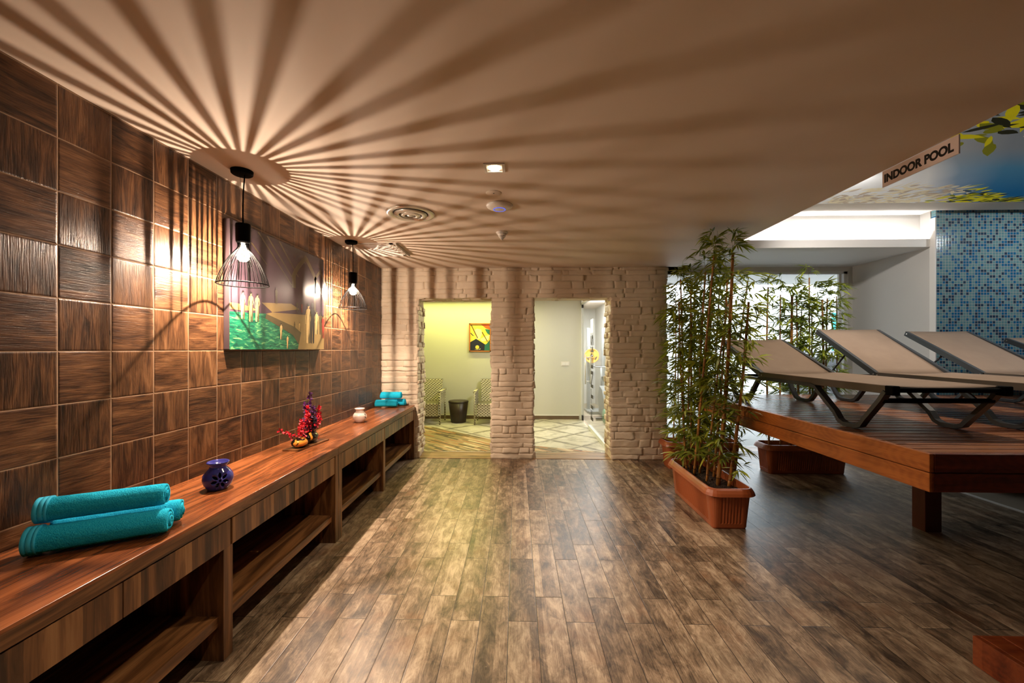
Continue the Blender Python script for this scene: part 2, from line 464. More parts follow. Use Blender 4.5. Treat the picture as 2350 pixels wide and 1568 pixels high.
def mat_canvas_grad(name, z0, z1, stops, rough=0.35):
    g = G(name); x, y, z = g.sep(g.pos())
    n = g.noise(g.vec(g.math('MULTIPLY', y, 3), g.math('MULTIPLY', z, 3), x), 2.0, 5.0, 0.6, 0.6)
    f = g.math('ADD', g.math('DIVIDE', g.math('SUBTRACT', z, z0), z1 - z0), g.math('MULTIPLY', g.math('SUBTRACT', n, 0.5), 0.22))
    return g.bsdf(g.ramp(f, stops), rough, g.bump(g.noise(g.pos(), 300.0, 2.0), 0.1, 0.002))

def mat_ripples(name, a, b, c):
    g = G(name); x, y, z = g.sep(g.pos())
    n = g.noise(g.vec(0.0, g.math('MULTIPLY', y, 14), g.math('MULTIPLY', z, 60)), 1.0, 4.0, 0.6, 0.8)
    return g.bsdf(g.ramp(n, [(0.38, a), (0.56, b), (0.68, c)]), 0.35)

M = {}
M['tile'] = mat_wall_tile(); M['floor'] = mat_floor()
M['ceil'] = plain('warm_white_ceiling_paint', C(222, 206, 190), 0.62, var=0.01, scale=4, Specular_IOR_Level=0.22)
M['white'] = plain('white_paint', C(232, 228, 222), 0.6, var=0.015, scale=5)
M['grey_wall'] = plain('pale_grey_paint', C(206, 202, 196), 0.6, var=0.015, scale=4)
M['dark_wall'] = plain('taupe_paint', C(112, 96, 82), 0.7, var=0.03, scale=4)
M['stone'] = mat_stone()
WT = [C(74, 38, 19), C(122, 68, 36), C(148, 86, 48), C(172, 106, 62)]
WF = [C(50, 30, 17), C(98, 63, 36), C(132, 89, 53), C(154, 110, 70)]
M['wtop'] = mat_walnut('walnut_worktop', 'y', WT, None, 0.24, 0.12)
M['wedge'] = mat_walnut('walnut_edge', 'y', WF, None, 0.32)
M['wedge_x'] = mat_walnut('threshold_timber', 'x', [C(84, 60, 38), C(136, 104, 70), C(164, 130, 90), C(182, 150, 108)], None, 0.35)
M['under'] = plain('underframe_gap_shade', C(16, 9, 6), 0.8)
M['wfront'] = mat_walnut('walnut_front_veneer', 'z', WF, 26.0, 0.32)
M['wside'] = mat_walnut('walnut_side_veneer', 'z', WF, None, 0.35)
M['black'] = plain('matt_black_metal', C(5, 5, 5), 0.7, var=0.05, Specular_IOR_Level=0.06)
M['bulb'] = mat_bulb('frosted_bulb_glass', (1.0, 0.80, 0.60, 1), 5.0)
M['towel'] = mat_towel()
M['towel_hem'] = plain('turquoise_hem', C(56, 204, 246), 0.8, bump=0.3, scale=200)
M['blue_glaze'] = plain('cobalt_glaze', C(52, 54, 132), 0.14, var=0.06, scale=20)
M['white_glaze'] = plain('white_glaze', C(232, 216, 206), 0.16, var=0.02)
M['inner_dark'] = plain('dark_inner_glaze', C(20, 18, 28), 0.5)
M['lacquer'] = mat_pot_lacquer()
M['red_petal'] = plain('red_petal', C(206, 22, 44), 0.5, var=0.25, scale=60)
M['purple_petal'] = plain('purple_petal', C(84, 16, 92), 0.5, var=0.3, scale=60)
M['dark_leaf'] = plain('dark_foliage', C(34, 18, 34), 0.5)
M['terracotta'] = plain('terracotta_plastic', C(166, 88, 50), 0.36, var=0.05, scale=12)
def mat_soil():
    g = G('bark_soil'); p = g.obj(); n = g.noise(p, 60.0, 5.0, 0.7)
    vo = g.n('ShaderNodeTexVoronoi', Vector=p, Scale=55.0).outputs['Distance']
    return g.bsdf(g.ramp(n, [(0.3, C(24, 17, 12)), (0.6, C(74, 50, 34)), (0.8, C(120, 84, 58))]), 0.9, g.bump(vo, 1.0, 0.02))
M['soil'] = mat_soil()
M['culm'] = mat_culm()
M['leaf'] = mat_leaf('bamboo_leaf', C(80, 98, 32), C(190, 198, 72))
M['deck'] = mat_deck('deck_board_wood', 'x', [C(70, 38, 24), C(134, 82, 54), C(172, 118, 84)], 0.25)
M['fascia'] = mat_deck('stained_pine_side', 'y', [C(74, 30, 10), C(138, 70, 26), C(178, 104, 46)], 0.3, True)
M['fascia_f'] = mat_deck('stained_pine_front', 'x', [C(70, 26, 14), C(112, 48, 24), C(140, 70, 36)], 0.3, True)
M['post'] = plain('stained_post', C(96, 40, 22), 0.35, var=0.15, scale=9)
M['anthracite'] = plain('anthracite_aluminium', C(58, 62, 66), 0.42, var=0.04)
M['rail'] = plain('bronze_grey_rail', C(84, 76, 68), 0.45, var=0.04)
def mat_sling():
    g = G('taupe_sling_mesh'); x, y, z = g.sep(g.obj())
    w = g.math('MULTIPLY', g.math('SINE', g.math('MULTIPLY', x, 1600.0)), g.math('SINE', g.math('MULTIPLY', y, 1600.0)))
    return g.bsdf(g.mix(g.noise(g.obj(), 8.0, 2.0), C(132, 112, 96), C(148, 127, 109)), 0.75, g.bump(w, 0.05, 0.001))
M['sling'] = mat_sling()
M['steel'] = plain('bolt_steel', C(200, 196, 190), 0.25, 0.9)
M['mosaic'] = mat_mosaic()
M['winframe'] = plain('white_window_frame', C(224, 224, 222), 0.4, var=0.01)
M['glass'] = mat_glass('window_glass'); M['glass2'] = mat_glass('partition_glass', (0.95, 0.97, 0.965, 1), 0.028)
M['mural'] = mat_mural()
M['sign'] = plain('pale_pink_plate', C(244, 228, 224), 0.4, var=0.01)
M['ink'] = plain('black_ink', C(14, 12, 12), 0.4)
M['concrete'] = plain('beige_concrete', C(150, 134, 114), 0.8, var=0.12, scale=8, bump=0.3)
M['diag'] = mat_diag_tile(); M['slate'] = mat_slate_strip()
M['wicker'] = mat_weave()
M['leather'] = plain('brown_leatherette', C(44, 30, 22), 0.38, var=0.1, bump=0.1)
M['lounge_wall'] = plain('lounge_wall_paint', C(206, 204, 192), 0.6, var=0.01, scale=4)
M['chrome'] = plain('brushed_aluminium', C(222, 216, 204), 0.24, 0.45, var=0.03)
M['plastic'] = plain('white_plastic', C(226, 220, 212), 0.35, var=0.01)
M['dark_slot'] = plain('dark_slot', C(40, 34, 30), 0.6)
M['blue_led'] = mat_emit('blue_led', (0.12, 0.18, 1.0, 1), 1.1)
M['downlight'] = mat_emit('downlight_lens', (1.0, 0.90, 0.62, 1), 28.0)
M['cove'] = mat_emit('cove_led', (1.0, 0.97, 0.94, 1), 70.0)
M['frame_wood'] = plain('oak_picture_frame', C(176, 104, 46), 0.4, var=0.1)
M['gym_orange'] = plain('orange_rubber', C(232, 160, 44), 0.5)
M['gym_grey'] = plain('gym_grey', C(122, 124, 126), 0.45)
M['gym_green'] = plain('pale_green_rubber', C(120, 170, 140), 0.5)
M['asphalt'] = plain('pale_paving', C(168, 168, 166), 0.9, var=0.1, scale=3)
M['render_wall'] = plain('white_render', C(222, 222, 220), 0.8, var=0.03, scale=2)
M['car_paint'] = plain('silver_car_paint', C(112, 114, 120), 0.25, 0.4)
M['car_paint2'] = plain('dark_car_paint', C(44, 46, 52), 0.25, 0.3)
M['car_glass'] = plain('car_glass', C(22, 26, 30), 0.08)
M['tail'] = plain('red_tail_light', C(200, 20, 24), 0.3)
M['rubber'] = plain('tyre_rubber', C(24, 24, 24), 0.8)
M['turq'] = plain('turquoise_banner', C(60, 178, 176), 0.6)
M['skirt'] = plain('brown_skirting_tile', C(108, 88, 68), 0.4, var=0.25, scale=5)

# ------------------------------------------------------------------ room shell
def slab(name, x0, x1, y0, y1, z0, z1, m, label=None):
    o = MB().box(x0, x1, y0, y1, z0, z1).build(name, m)
    return struct(o, label)

slab('floor', -3.3, 4.44, -3.0, BY2, -0.12, 0.0, M['floor'], 'aged brown wood-look plank floor of the spa hall')
slab('floor_pool_side', 4.44, 9.0, -3.0, 6.2, -0.12, -0.004, M['concrete'], 'bare beige concrete floor beyond the plank edge')
MB().box(4.425, 4.445, -3.0, 4.7, -0.02, 0.012).build('trim_1', M['white'])['kind'] = 'structure'
b = MB().box(-3.3, 1.22, BY2, RY, -0.12, 0.0)
struct(b.build('floor_lounge', M['diag']), 'pale tiles laid diagonally on the lounge floor')
b = MB().prism([(-3.2, BY2 + 0.03), (1.1, BY2 + 0.03), (-0.2, 6.28), (-1.68, 7.60), (-3.2, 8.45)], 'z', 0.0, 0.004)
struct(b.build('floor_slate', M['slate']), 'multicoloured slate strip area of the lounge floor')
slab('floor_gym', 1.22, 2.2, BY2, 11.2, -0.12, 0.0, M['concrete'])
slab('ceiling', -3.3, EX, -3.0, 11.2, CZ, 3.1, M['ceil'], 'warm white low ceiling with fan-shaped lamp shadows')
slab('trim_2', 1.884, EX, BY, WY, CZ, CZ + 0.06, M['grey_wall'])
slab('wall_left', WX - 0.12, WX, -3.0, BY, 0, CZ, M['tile'], 'dark square wood-look tiles in alternating grain')
slab('wall_front', -3.3, 9.0, -3.12, -3.0, 0, 3.1, M['dark_wall'])
slab('wall_east', 9.0, 9.12, -3.12, 6.2, 0, 3.1, M['dark_wall'])
slab('wall_lounge_back', -3.3, 1.22, RY, RY + 0.1, 0, CZ, M['lounge_wall'], 'plain pale wall at the back of the lounge')
slab('wall_lounge_left', -3.4, -3.3, BY, RY, 0, CZ, M['lounge_wall'])
slab('wall_lounge_front', -3.3, -1.9, BY, BY + 0.1, 0, CZ, M['lounge_wall'])
slab('wall_gym_back', 1.22, 2.2, 11.0, 11.1, 0, CZ, M['grey_wall'])
slab('wall_gym_right', 1.93, 2.02, WY + 0.08, 11.1, 0, 3.1, M['grey_wall'])
slab('wall_gym_left', 1.225, 1.26, RY, 11.1, 0, CZ, M['grey_wall'])
slab('baseboard_back', -3.3, 1.16, RY - 0.012, RY, 0, 0.075, M['skirt'])
slab('trim_3', -3.3, 1.16, RY - 0.016, RY, 0.075, 0.09, M['white'])
# timber thresholds in the two openings
for i, (a, c) in enumerate(((-1.41, -0.41), (0.13, 1.17))):
    slab('trim_%d' % (4 + i), a, c, BY + 0.0, BY2 - 0.02, -0.01, 0.006, M['wedge_x'])
# pool side shell
slab('wall_right', PX, PX + 0.1, MY + 0.06, WY + 0.1, 0, 3.1, M['grey_wall'], 'plain grey wall between the window and the blue mosaic')
slab('wall_mosaic', PX, 9.0, MY, MY + 0.05, 0, 3.1, M['mosaic'], 'wall of small blue and grey glass mosaic tiles')
slab('trim_6', PX - 0.012, PX, MY - 0.004, MY + 0.06, 0, SZ + 0.32, M['white'])
slab('ceiling_pool', EX, 9.0, -3.0, 4.63, PZ, 3.1, M['white'])
slab('ceiling_cove', EX, 9.0, 4.63, 5.1, PZ + 0.05, 3.15, M['white'])
slab('trim_7', EX, PX, 4.81, WY - .011, SZ, SZ + 0.02, M['grey_wall'])
slab('trim_8', EX, PX, 4.80, 4.815, SZ, SZ + 0.09, M['white'])
slab('wall_cove', EX, PX - .002, 4.935, 4.99, SZ + .01, 3.1, M['white'])
slab('trim_9', 1.884, PX, WY - 0.01, WY + 0.10, 2.555, SZ + 0.1, M['grey_wall'])
slab('trim_10', 4.60, PX, WY - 0.01, WY + 0.10, 0, 2.56, M['grey_wall'])
lit = MB().box(EX + 0.02, PX - 0.02, 4.845, 4.865, SZ + 0.022, SZ + 0.034).build('cove_light', M['cove'])
tag(lit, 'bright white light strip hidden in the ceiling cove', 'light')
# window 1
w = thing('window_1', 'large white framed window behind the bamboo', 'window', (3.3, WY, 0)); w['kind'] = 'structure'
x0, x1, z1 = 1.93, 4.60, 2.555
fb = MB()
fb.box(x0, x0 + 0.05, WY, WY + 0.06, 0, z1); fb.box(x1 - 0.05, x1, WY, WY + 0.06, 0, z1)
fb.box(x0, x1, WY, WY + 0.06, z1 - 0.035, z1); fb.box(x0, x1, WY, WY + 0.06, 0, 0.06)
fb.box(x1 - 0.105, x1 - 0.07, WY + 0.015, WY + 0.05, 0.06, z1 - 0.035)
fb.build('window_frame', M['winframe'], w)
MB().box(x0 + 0.05, x1 - 0.05, WY + 0.028, WY + 0.034, 0.06, z1 - 0.035).build('window_pane', M['glass'], w)

# ------------------------------------------------------------------ stone wall with two openings (laid ledge stones)
def stone_field(mb, u0, u1, v0, v1, P, seed, hmin=0.048, hmax=0.105, lmin=0.08, lmax=0.50, dmax=0.015, edge=0.010, jit=0.010):
    R = random.Random(seed)
    v = v0
    while v < v1 - 1e-4:
        h = R.uniform(hmin, hmax)
        if v1 - (v + h) < hmin * 0.7: h = v1 - v
        u = u0
        while u < u1 - 1e-4:
            l = R.uniform(lmin, lmax)
            if R.random() < 0.2: l *= 0.45
            if u1 - (u + l) < lmin * 0.6: l = u1 - u
            nx = max(3, int(l / 0.026)); nzz = max(3, int(h / 0.019))
            d0 = R.uniform(0.005, dmax); tu = R.uniform(-0.007, 0.007); tv = R.uniform(-0.006, 0.006)
            off = R.uniform(0, 100)
            def cuts(L_, n_):
                e_ = min(0.0045, L_ * .12)
                return [0.0] + [e_ + (L_ - 2 * e_) * q / n_ for q in range(n_ + 1)] + [L_]
            cu_, cv_ = cuts(l, nx), cuts(h, nzz); nx += 2; nzz += 2
            vs = []
            for j in range(nzz + 1):
                for i in range(nx + 1):
                    uu = u + cu_[i]; vv = v + cv_[j]; a = cu_[i] / l; c = cv_[j] / h
                    # uneven outline of each stone
                    ju = jit * (0.9 * nz(vv * 16, off, u * 3) + 0.5 * nz(vv * 50, off, u)); jv = jit * (0.8 * nz(uu * 9, off + 7, v * 3) + 0.5 * nz(uu * 38, off, v))
                    rim_ = i in (0, nx) or j in (0, nzz)
                    rough = 0.0060 * nz(uu * 16, vv * 24, off) + 0.0035 * nz(uu * 55, vv * 70, off + 3)
                    d = 0.0 if rim_ else d0 + tu * (a - 0.5) * 2 + tv * (c - 0.5) * 2 + rough
                    vs.append(P(uu + ju, vv + jv, max(d, 0.0)))
            m = nx + 1
            fs = [(j * m + i, j * m + i + 1, (j + 1) * m + i + 1, (j + 1) * m + i) for j in range(nzz) for i in range(nx)]
            mb.add(vs, fs, 0, True)
            u += l
        v += h
D1 = (-1.404, -0.416, 2.132); D2 = (0.138, 1.157, 2.148); SX1 = 1.884
sw = MB()
for a, c in ((WX, D1[0]), (D1[1], D2[0]), (D2[1], SX1)):
    sw.box(a + 0.004, c - 0.004, BY + 0.004, BY2 - 0.004, 0, D1[2] + 0.01)
sw.box(WX, SX1 - 0.004, BY + 0.004, BY2 - 0.004, D1[2] + 0.004, CZ); 
FP = lambda u, v, d: (u, BY - d + 0.006, v)
stone_field(sw, WX, D1[0], 0, D1[2], FP, 11)
stone_field(sw, D1[1], D2[0], 0, D1[2], FP, 12)
stone_field(sw, D2[1], SX1, 0, D1[2], FP, 13)
stone_field(sw, WX, SX1, D1[2], CZ, FP, 14)
for k, (xx, sg) in enumerate(((D1[0], 1), (D1[1], -1), (D2[0], 1), (D2[1], -1), (SX1, 1))):
    top = D1[2] if k < 2 else (D2[2] if k < 4 else CZ)
    stone_field(sw, BY, BY2, 0, top, (lambda u, v, d, xx=xx, sg=sg: (xx + sg * (d * 0.9 - 0.006), u, v)), 20 + k, lmin=0.07, lmax=0.22, dmax=0.034, jit=0.010)
for k, (a, c, t) in enumerate((D1, D2)):
    stone_field(sw, a, c, BY, BY2, (lambda u, v, d, t=t: (u, v, t - d * 0.8 + 0.006)), 30 + k, hmin=0.05, hmax=0.11, dmax=0.028, jit=0.010)
struct(sw.build('wall_back', M['stone'], fixn=False), 'cream painted ledge-stone wall with two open doorways')

# ------------------------------------------------------------------ walnut consoles along the left wall
def cf(t, y, z):
    return (max(-1.8885, -1.357 - 0.0143 * y - t), y, z)
def console(name, label, a, c, mid, seams, leg_a, leg_c):
    t = thing(name, label, 'console', (cf(0.22, (a + c) / 2, 0)[0], (a + c) / 2, 0), 'walnut consoles along the tiled wall')
    def part(n, boxes, m, parent=t):
        mb = MB()
        for bb in boxes: mb.box(*bb[:6], mi=bb[6] if len(bb) > 6 else 0, fn=cf, bev=0.0012)
        return mb.build(n, m, parent)
    part('worktop', [(0.0, 0.60, a, c, 0.652, 0.700, 1), (-0.001, 0.60, a, c, 0.699, 0.712, 0)], [M['wtop'], M['wedge']])
    part('side_panel', [(0.0, 0.49, a, a + leg_a, 0.0, 0.652)], M['wside'])
    part('side_panel', [(0.0, 0.49, c - leg_c, c, 0.0, 0.652)], M['wside'])
    part('divider', [(0.006, 0.47, mid - 0.031, mid + 0.031, 0.0, 0.52)], M['wside'])
    part('back_panel', [(0.47, 0.482, a + leg_a, c - leg_c, 0.10, 0.652)], M['wside'])
    part('shelf', [(0.03, 0.47, a + leg_a, mid - 0.031, 0.160, 0.208)], M['wedge'])
    part('shelf', [(0.03, 0.47, mid + 0.031, c - leg_c, 0.160, 0.208)], M['wedge'])
    ed = [a + leg_a] + seams + [c - leg_c]
    for i in range(len(ed) - 1):
        g = 0.002 if i != 1 else 0.002
        y0, y1 = ed[i] + 0.002, ed[i + 1] - 0.002
        if abs(ed[i + 1] - mid) < 0.03: y1 -= 0.004
        if abs(ed[i] - mid) < 0.03: y0 += 0.006
        part('drawer', [(0.004, 0.022, y0, y1, 0.520, 0.645), (0.022, 0.45, y0 + 0.012, y1 - 0.012, 0.532, 0.640)], M['wfront'])
    return t
console('console_cabinet', 'walnut console nearest the camera, carrying the blue oil burner and two towel rolls in front', 0.80, 3.077, 1.897, [1.379, 1.915, 2.467], 0.030, 0.052)
console('console_cabinet', 'walnut console reaching the stone wall, carrying the white oil burner', 3.080, 5.392, 4.172, [3.671, 4.172, 4.770], 0.060, 0.036)

# ------------------------------------------------------------------ rolled towels
def roll(name, A, dirv, L, r, label, group, seed, sq=0.94, hem=True, tilt=0.0, turns=3.3):
    R = random.Random(seed)
    A = Vector(A); d = Vector(dirv).normalized(); up = Vector((0, 0, 1)); side = up.cross(d).normalized(); up = d.cross(side)
    t = thing(name, label, 'towel', tuple(A + d * L / 2 - Vector((0, 0, r * sq))), group)
    ns = 22; per = 30
    N = int(turns * per)
    def loop(s, grow):
        x = L * s
        out = []; inn = []
        for i in range(N + 1):
            th = 2 * PI * i / per
            f = i / N
            rad = r * (0.10 + 0.90 * f) * grow
            tk = r * 0.90 / turns * 0.80
            wob = 1 + 0.025 * nz(x * 9 + seed, math.cos(th) * 1.5, math.sin(th) * 1.5) + 0.012 * nz(x * 40, math.cos(th) * 6 + seed, math.sin(th) * 6)
            ax = x + (0.009 * nz(i * 0.07, seed, 0 if s < .5 else 5) if s < 0.02 or s > 0.98 else 0)
            if s > 0.98: ax += 0.016 * math.sin(f * 2.6) * (0.5 - f)
            ph = th - 2 * PI * turns + 3.9
            for lst, q in ((out, rad * wob), (inn, max(0.001, rad * wob - tk))):
                lst.append(A + d * ax + side * (math.cos(ph) * q) + up * (math.sin(ph) * q * sq))
        return out + inn[::-1]
    st = [i / ns for i in range(ns + 1)]
    rings = []
    for s in st:
        e = min(s, 1 - s) * L
        g = 1.0 - 0.05 * max(0, 1 - e / 0.010) ** 2
        rings.append(loop(s, g))
    m = len(rings[0]); mb = MB()
    vs = [v for rg in rings for v in rg]; fs = []
    for i in range(ns):
        for k in range(m):
            fs.append((i * m + k, i * m + (k + 1) % m, (i + 1) * m + (k + 1) % m, (i + 1) * m + k))
    mb.add(vs, fs, 0, True)
    for e0, flip in ((0, True), (ns, False)):
        caps = []
        for k in range(N):
            q = (e0 * m + k, e0 * m + k + 1, e0 * m + m - 2 - k, e0 * m + m - 1 - k)
            caps.append(q)
        mb.f += caps; mb.fm += [0] * len(caps); mb.sm += [True] * len(caps)
    mb.build('towel_roll', M['towel'], t)
    if hem:
        hb = MB()
        for x0, w, gr in ((-0.003, 0.014, 0.972), (0.012, 0.014, 0.992), (0.027, 0.009, 1.004)):
            seg = 36; pts = []
            for xx, q in ((x0, 0.955), (x0 + 0.0012, 1.0), (x0 + w - 0.0012, 1.0), (x0 + w, 0.955)):
                for k in range(seg):
                    th = 2 * PI * k / seg
                    wob = 1 + 0.02 * nz(xx * 9 + seed, math.cos(th) * 1.5, math.sin(th) * 1.5)
                    pts.append(A + d * xx + side * (math.cos(th) * r * gr * q * wob) + up * (math.sin(th) * r * gr * q * wob * sq))
            fs = [(i * seg + k, i * seg + (k + 1) % seg, (i + 1) * seg + (k + 1) % seg, (i + 1) * seg + k) for i in range(3) for k in range(seg)]
            fs += [tuple(range(seg)), tuple(range(3 * seg, 4 * seg))]
            hb.add(pts, fs, 0, True)
        hb.build('hem_band', M['towel_hem'], t)
    return t
tz = 0.712
td = Vector((0.864, 0.503, 0)); tp = Vector((-0.503, 0.864, 0))
A1 = Vector((-1.765, 1.415, tz + 0.0525))
roll('rolled_towel', A1, td, 0.40, 0.0545, 'turquoise towel roll lying at the front under another roll beside the blue burner', 'towel rolls at the near end of the console', 1)
roll('rolled_towel', A1 + tp * 0.108 + td * 0.028, td, 0.392, 0.0525, 'turquoise towel roll tucked at the back of the near pile, only its end showing', 'towel rolls at the near end of the console', 2, hem=False)
roll('rolled_towel', A1 + tp * 0.052 + td * 0.008 + Vector((0, 0, 0.0905)), td, 0.372, 0.0510, 'turquoise towel roll lying on top of the near pile', 'towel rolls at the near end of the console', 3)
fd = Vector((0.985, 0.05, 0)); 
B1 = Vector((-1.868, 5.155, tz + 0.052))
roll('rolled_towel', B1, fd, 0.275, 0.056, 'turquoise towel roll lying in front in the pile against the stone wall', 'towel rolls piled at the stone wall', 4, hem=False, turns=3.0)
roll('rolled_towel', B1 + Vector((0.085, 0.122, -0.002)), fd, 0.26, 0.054, 'turquoise towel roll at the back of the pile against the stone wall', 'towel rolls piled at the stone wall', 5, hem=False, turns=3.0)
roll('rolled_towel', B1 + Vector((0.045, 0.064, 0.093)), fd, 0.265, 0.055, 'turquoise towel roll resting on top of the pile against the stone wall', 'towel rolls piled at the stone wall', 6, hem=False, turns=3.0)

# ------------------------------------------------------------------ oil burners with petal cut-outs
def burner(label, c, s, mat, rot, petals=7):
    t = thing('oil_burner', label, 'oil burner', c, None)
    prof = [(0.0, 0.0), (0.040, 0.0), (0.046, 0.004), (0.062, 0.030), (0.068, 0.052), (0.064, 0.074), (0.052, 0.094), (0.040, 0.107), (0.036, 0.115), (0.039, 0.122), (0.047, 0.132), (0.0495, 0.138), (0.047, 0.1405), (0.043, 0.137), (0.034, 0.124), (0.0, 0.117)]
    prof_in = [(0.0, 0.006), (0.038, 0.006), (0.056, 0.030), (0.062, 0.052), (0.058, 0.073), (0.047, 0.091), (0.034, 0.104), (0.0, 0.108)]
    mb = MB().lathe([(r * s + (1e-6 if r == 0 else 0), z * s) for r, z in prof], c, 48)
    o = mb.build('burner_body', mat, t)
    mi = MB().lathe([(r * s + (1e-6 if r == 0 else 0), z * s) for r, z in prof_in], c, 48).build('inner', mat, t)
    cut = MB()
    zc = 0.056 * s
    for k in range(petals + 1):
        if k == petals:
            outline = [(math.cos(q) * 0.0055 * s, math.sin(q) * 0.0055 * s) for q in [2 * PI * i / 12 for i in range(12)]]
        else:
            th = 2 * PI * k / petals + PI / 2
            outline = []
            for i in range(12):
                f = i / 11.0; rr = 0.011 + 0.027 * f; w = 0.0070 * math.sin(PI * f) ** 0.8
                outline.append((rr, w))
            outline = outline + [(a, -w) for a, w in outline[-2:0:-1]]
            outline = [((a * math.cos(th) - w * math.sin(th)) * s, (a * math.sin(th) + w * math.cos(th)) * s) for a, w in outline]
        n = len(outline); vs = []
        for dd in (0.025 * s, 0.10 * s):
            for a, b2 in outline:
                lx, ly = dd, a
                vs.append((c[0] + lx * math.cos(rot) - ly * math.sin(rot), c[1] + lx * math.sin(rot) + ly * math.cos(rot), c[2] + zc + b2))
        cut.add(vs, [tuple(range(n - 1, -1, -1)), tuple(range(n, 2 * n))] + [(i, (i + 1) % n, n + (i + 1) % n, n + i) for i in range(n)])
    co = cut.build('cutter', mat, t)
    for op, other in (('DIFFERENCE', mi), ('DIFFERENCE', co)):
        md = o.modifiers.new('cut', 'BOOLEAN'); md.operation = op; md.object = other; md.solver = 'EXACT'
    dg = bpy.context.evaluated_depsgraph_get(); dg.update()
    me = bpy.data.meshes.new_from_object(o.evaluated_get(dg))
    o.modifiers.clear(); o.data = me
    for q in (mi, co): bpy.data.objects.remove(q)
    MB().lathe([(0.0 + 1e-6, 0.007 * s), (0.016 * s, 0.007 * s), (0.016 * s, 0.020 * s), (1e-6, 0.020 * s)], c, 20).build('tealight', M['white_glaze'], t)
    return t
burner('cobalt blue glazed oil burner with a pierced flower on the near console', (-1.612, 2.125, tz), 1.04, M['blue_glaze'], math.radians(-46))
burner('white glazed oil burner standing on the far console', (-1.655, 4.115, tz), 1.0, M['white_glaze'], math.radians(10))

# ------------------------------------------------------------------ flower arrangement
def sprig(mb, base, tip, n, spread, size, seed, mi):
    R = random.Random(seed); base = Vector(base); tip = Vector(tip)
    mb.tube([base, base.lerp(tip, .5) + Vector((0, 0, .006)), tip], 0.0012, 5, 2)
    for i in range(n):
        f = 0.18 + 0.82 * (i / n)
        p = base.lerp(tip, f) + Vector((R.gauss(0, 1), R.gauss(0, 1), R.gauss(0, 1))) * spread * (1.15 - f)
        for k in range(3):
            dv = Vector((R.gauss(0, 1), R.gauss(0, 1), R.gauss(0, 1))).normalized(); sv = dv.orthogonal().normalized(); L = size * R.uniform(.7, 1.4)
            mb.add([p, p + dv * L * .5 + sv * L * .32, p + dv * L, p + dv * L * .5 - sv * L * .32], [(0, 1, 2, 3)], mi)
ft = thing('flower_arrangement', 'red and purple flower sprigs in two black and gold pebble pots on a wooden tray', 'flowers', (-1.665, 3.12, tz))
MB().obox((-1.655, 3.10, tz + 0.006), (0.12, 0.9928, 0), (0.9928, -0.12, 0), (0, 0, 1), 0.19, 0.062, 0.006).build('tray', M['wedge'], ft)
def pebble(c, rx, ry, rz, seed):
    mb = MB(); seg = 28; rg = 14; vs = []
    for j in range(rg + 1):
        ph = -PI / 2 + PI * 0.86 * j / rg
        for k in range(seg):
            th = 2 * PI * k / seg
            q = 1 + 0.05 * nz(math.cos(th) * 1.3 + seed, math.sin(th) * 1.3, ph)
            vs.append((c[0] + rx * q * math.cos(ph) * math.cos(th), c[1] + ry * q * math.cos(ph) * math.sin(th), c[2] + rz * (1 + max(-1, math.sin(ph)))))
    vs2 = [(c[0] + (x - c[0]) * .86, c[1] + (y - c[1]) * .86, c[2] + rz * 1.2) for x, y, z in vs[-seg:]]
    n = len(vs); vs += vs2 
    fs = [(j * seg + k, j * seg + (k + 1) % seg, (j + 1) * seg + (k + 1) % seg, (j + 1) * seg + k) for j in range(rg + 1) for k in range(seg)]
    fs += [tuple(range(seg - 1, -1, -1)), tuple(range(n, n + seg))]
    mb.add(vs, fs, 0, True)
    return mb
pebble((-1.655, 2.995, tz + 0.012), 0.056, 0.062, 0.036, 3).build('pot', M['lacquer'], ft)
pebble((-1.66, 3.15, tz + 0.012), 0.058, 0.088, 0.044, 8).build('pot', M['lacquer'], ft)
fm = [M['red_petal'], M['purple_petal'], M['dark_leaf']]
fb = MB()
P1 = (-1.66, 3.00, tz + 0.07); P2 = (-1.665, 3.15, tz + 0.085)
sprig(fb, P1, (-1.745, 2.87, tz + 0.165), 22, .010, .016, 1, 0)
for i, tp_ in enumerate([(-1.66, 3.03, .20), (-1.64, 3.08, .25), (-1.655, 3.10, .30)]): sprig(fb, P1 if i < 1 else P2, (tp_[0], tp_[1], tz + tp_[2]), 44, .020, .017, 5 + i, 0)
for i, tp_ in enumerate([(-1.64, 3.26, .28), (-1.645, 3.29, .22), (-1.62, 3.24, .18)]): sprig(fb, P2, (tp_[0], tp_[1], tz + tp_[2]), 44, .020, .017, 15 + i, 0)
fb.build('red_sprigs', fm, ft)['label'] = 'red sprigs'
fb = MB()
for i, tp_ in enumerate([(-1.67, 3.17, .40), (-1.69, 3.14, .32), (-1.65, 3.20, .29), (-1.70, 3.19, .26)]): sprig(fb, P2, (tp_[0], tp_[1], tz + tp_[2]), 60, .022, .018, 25 + i, 1)
for i, tp_ in enumerate([(-1.63, 3.13, .22), (-1.64, 3.17, .20)]): sprig(fb, P2, (tp_[0], tp_[1], tz + tp_[2]), 50, .022, .018, 35 + i, 2)
fb.build('purple_sprigs', fm, ft)['label'] = 'purple and dark sprigs'

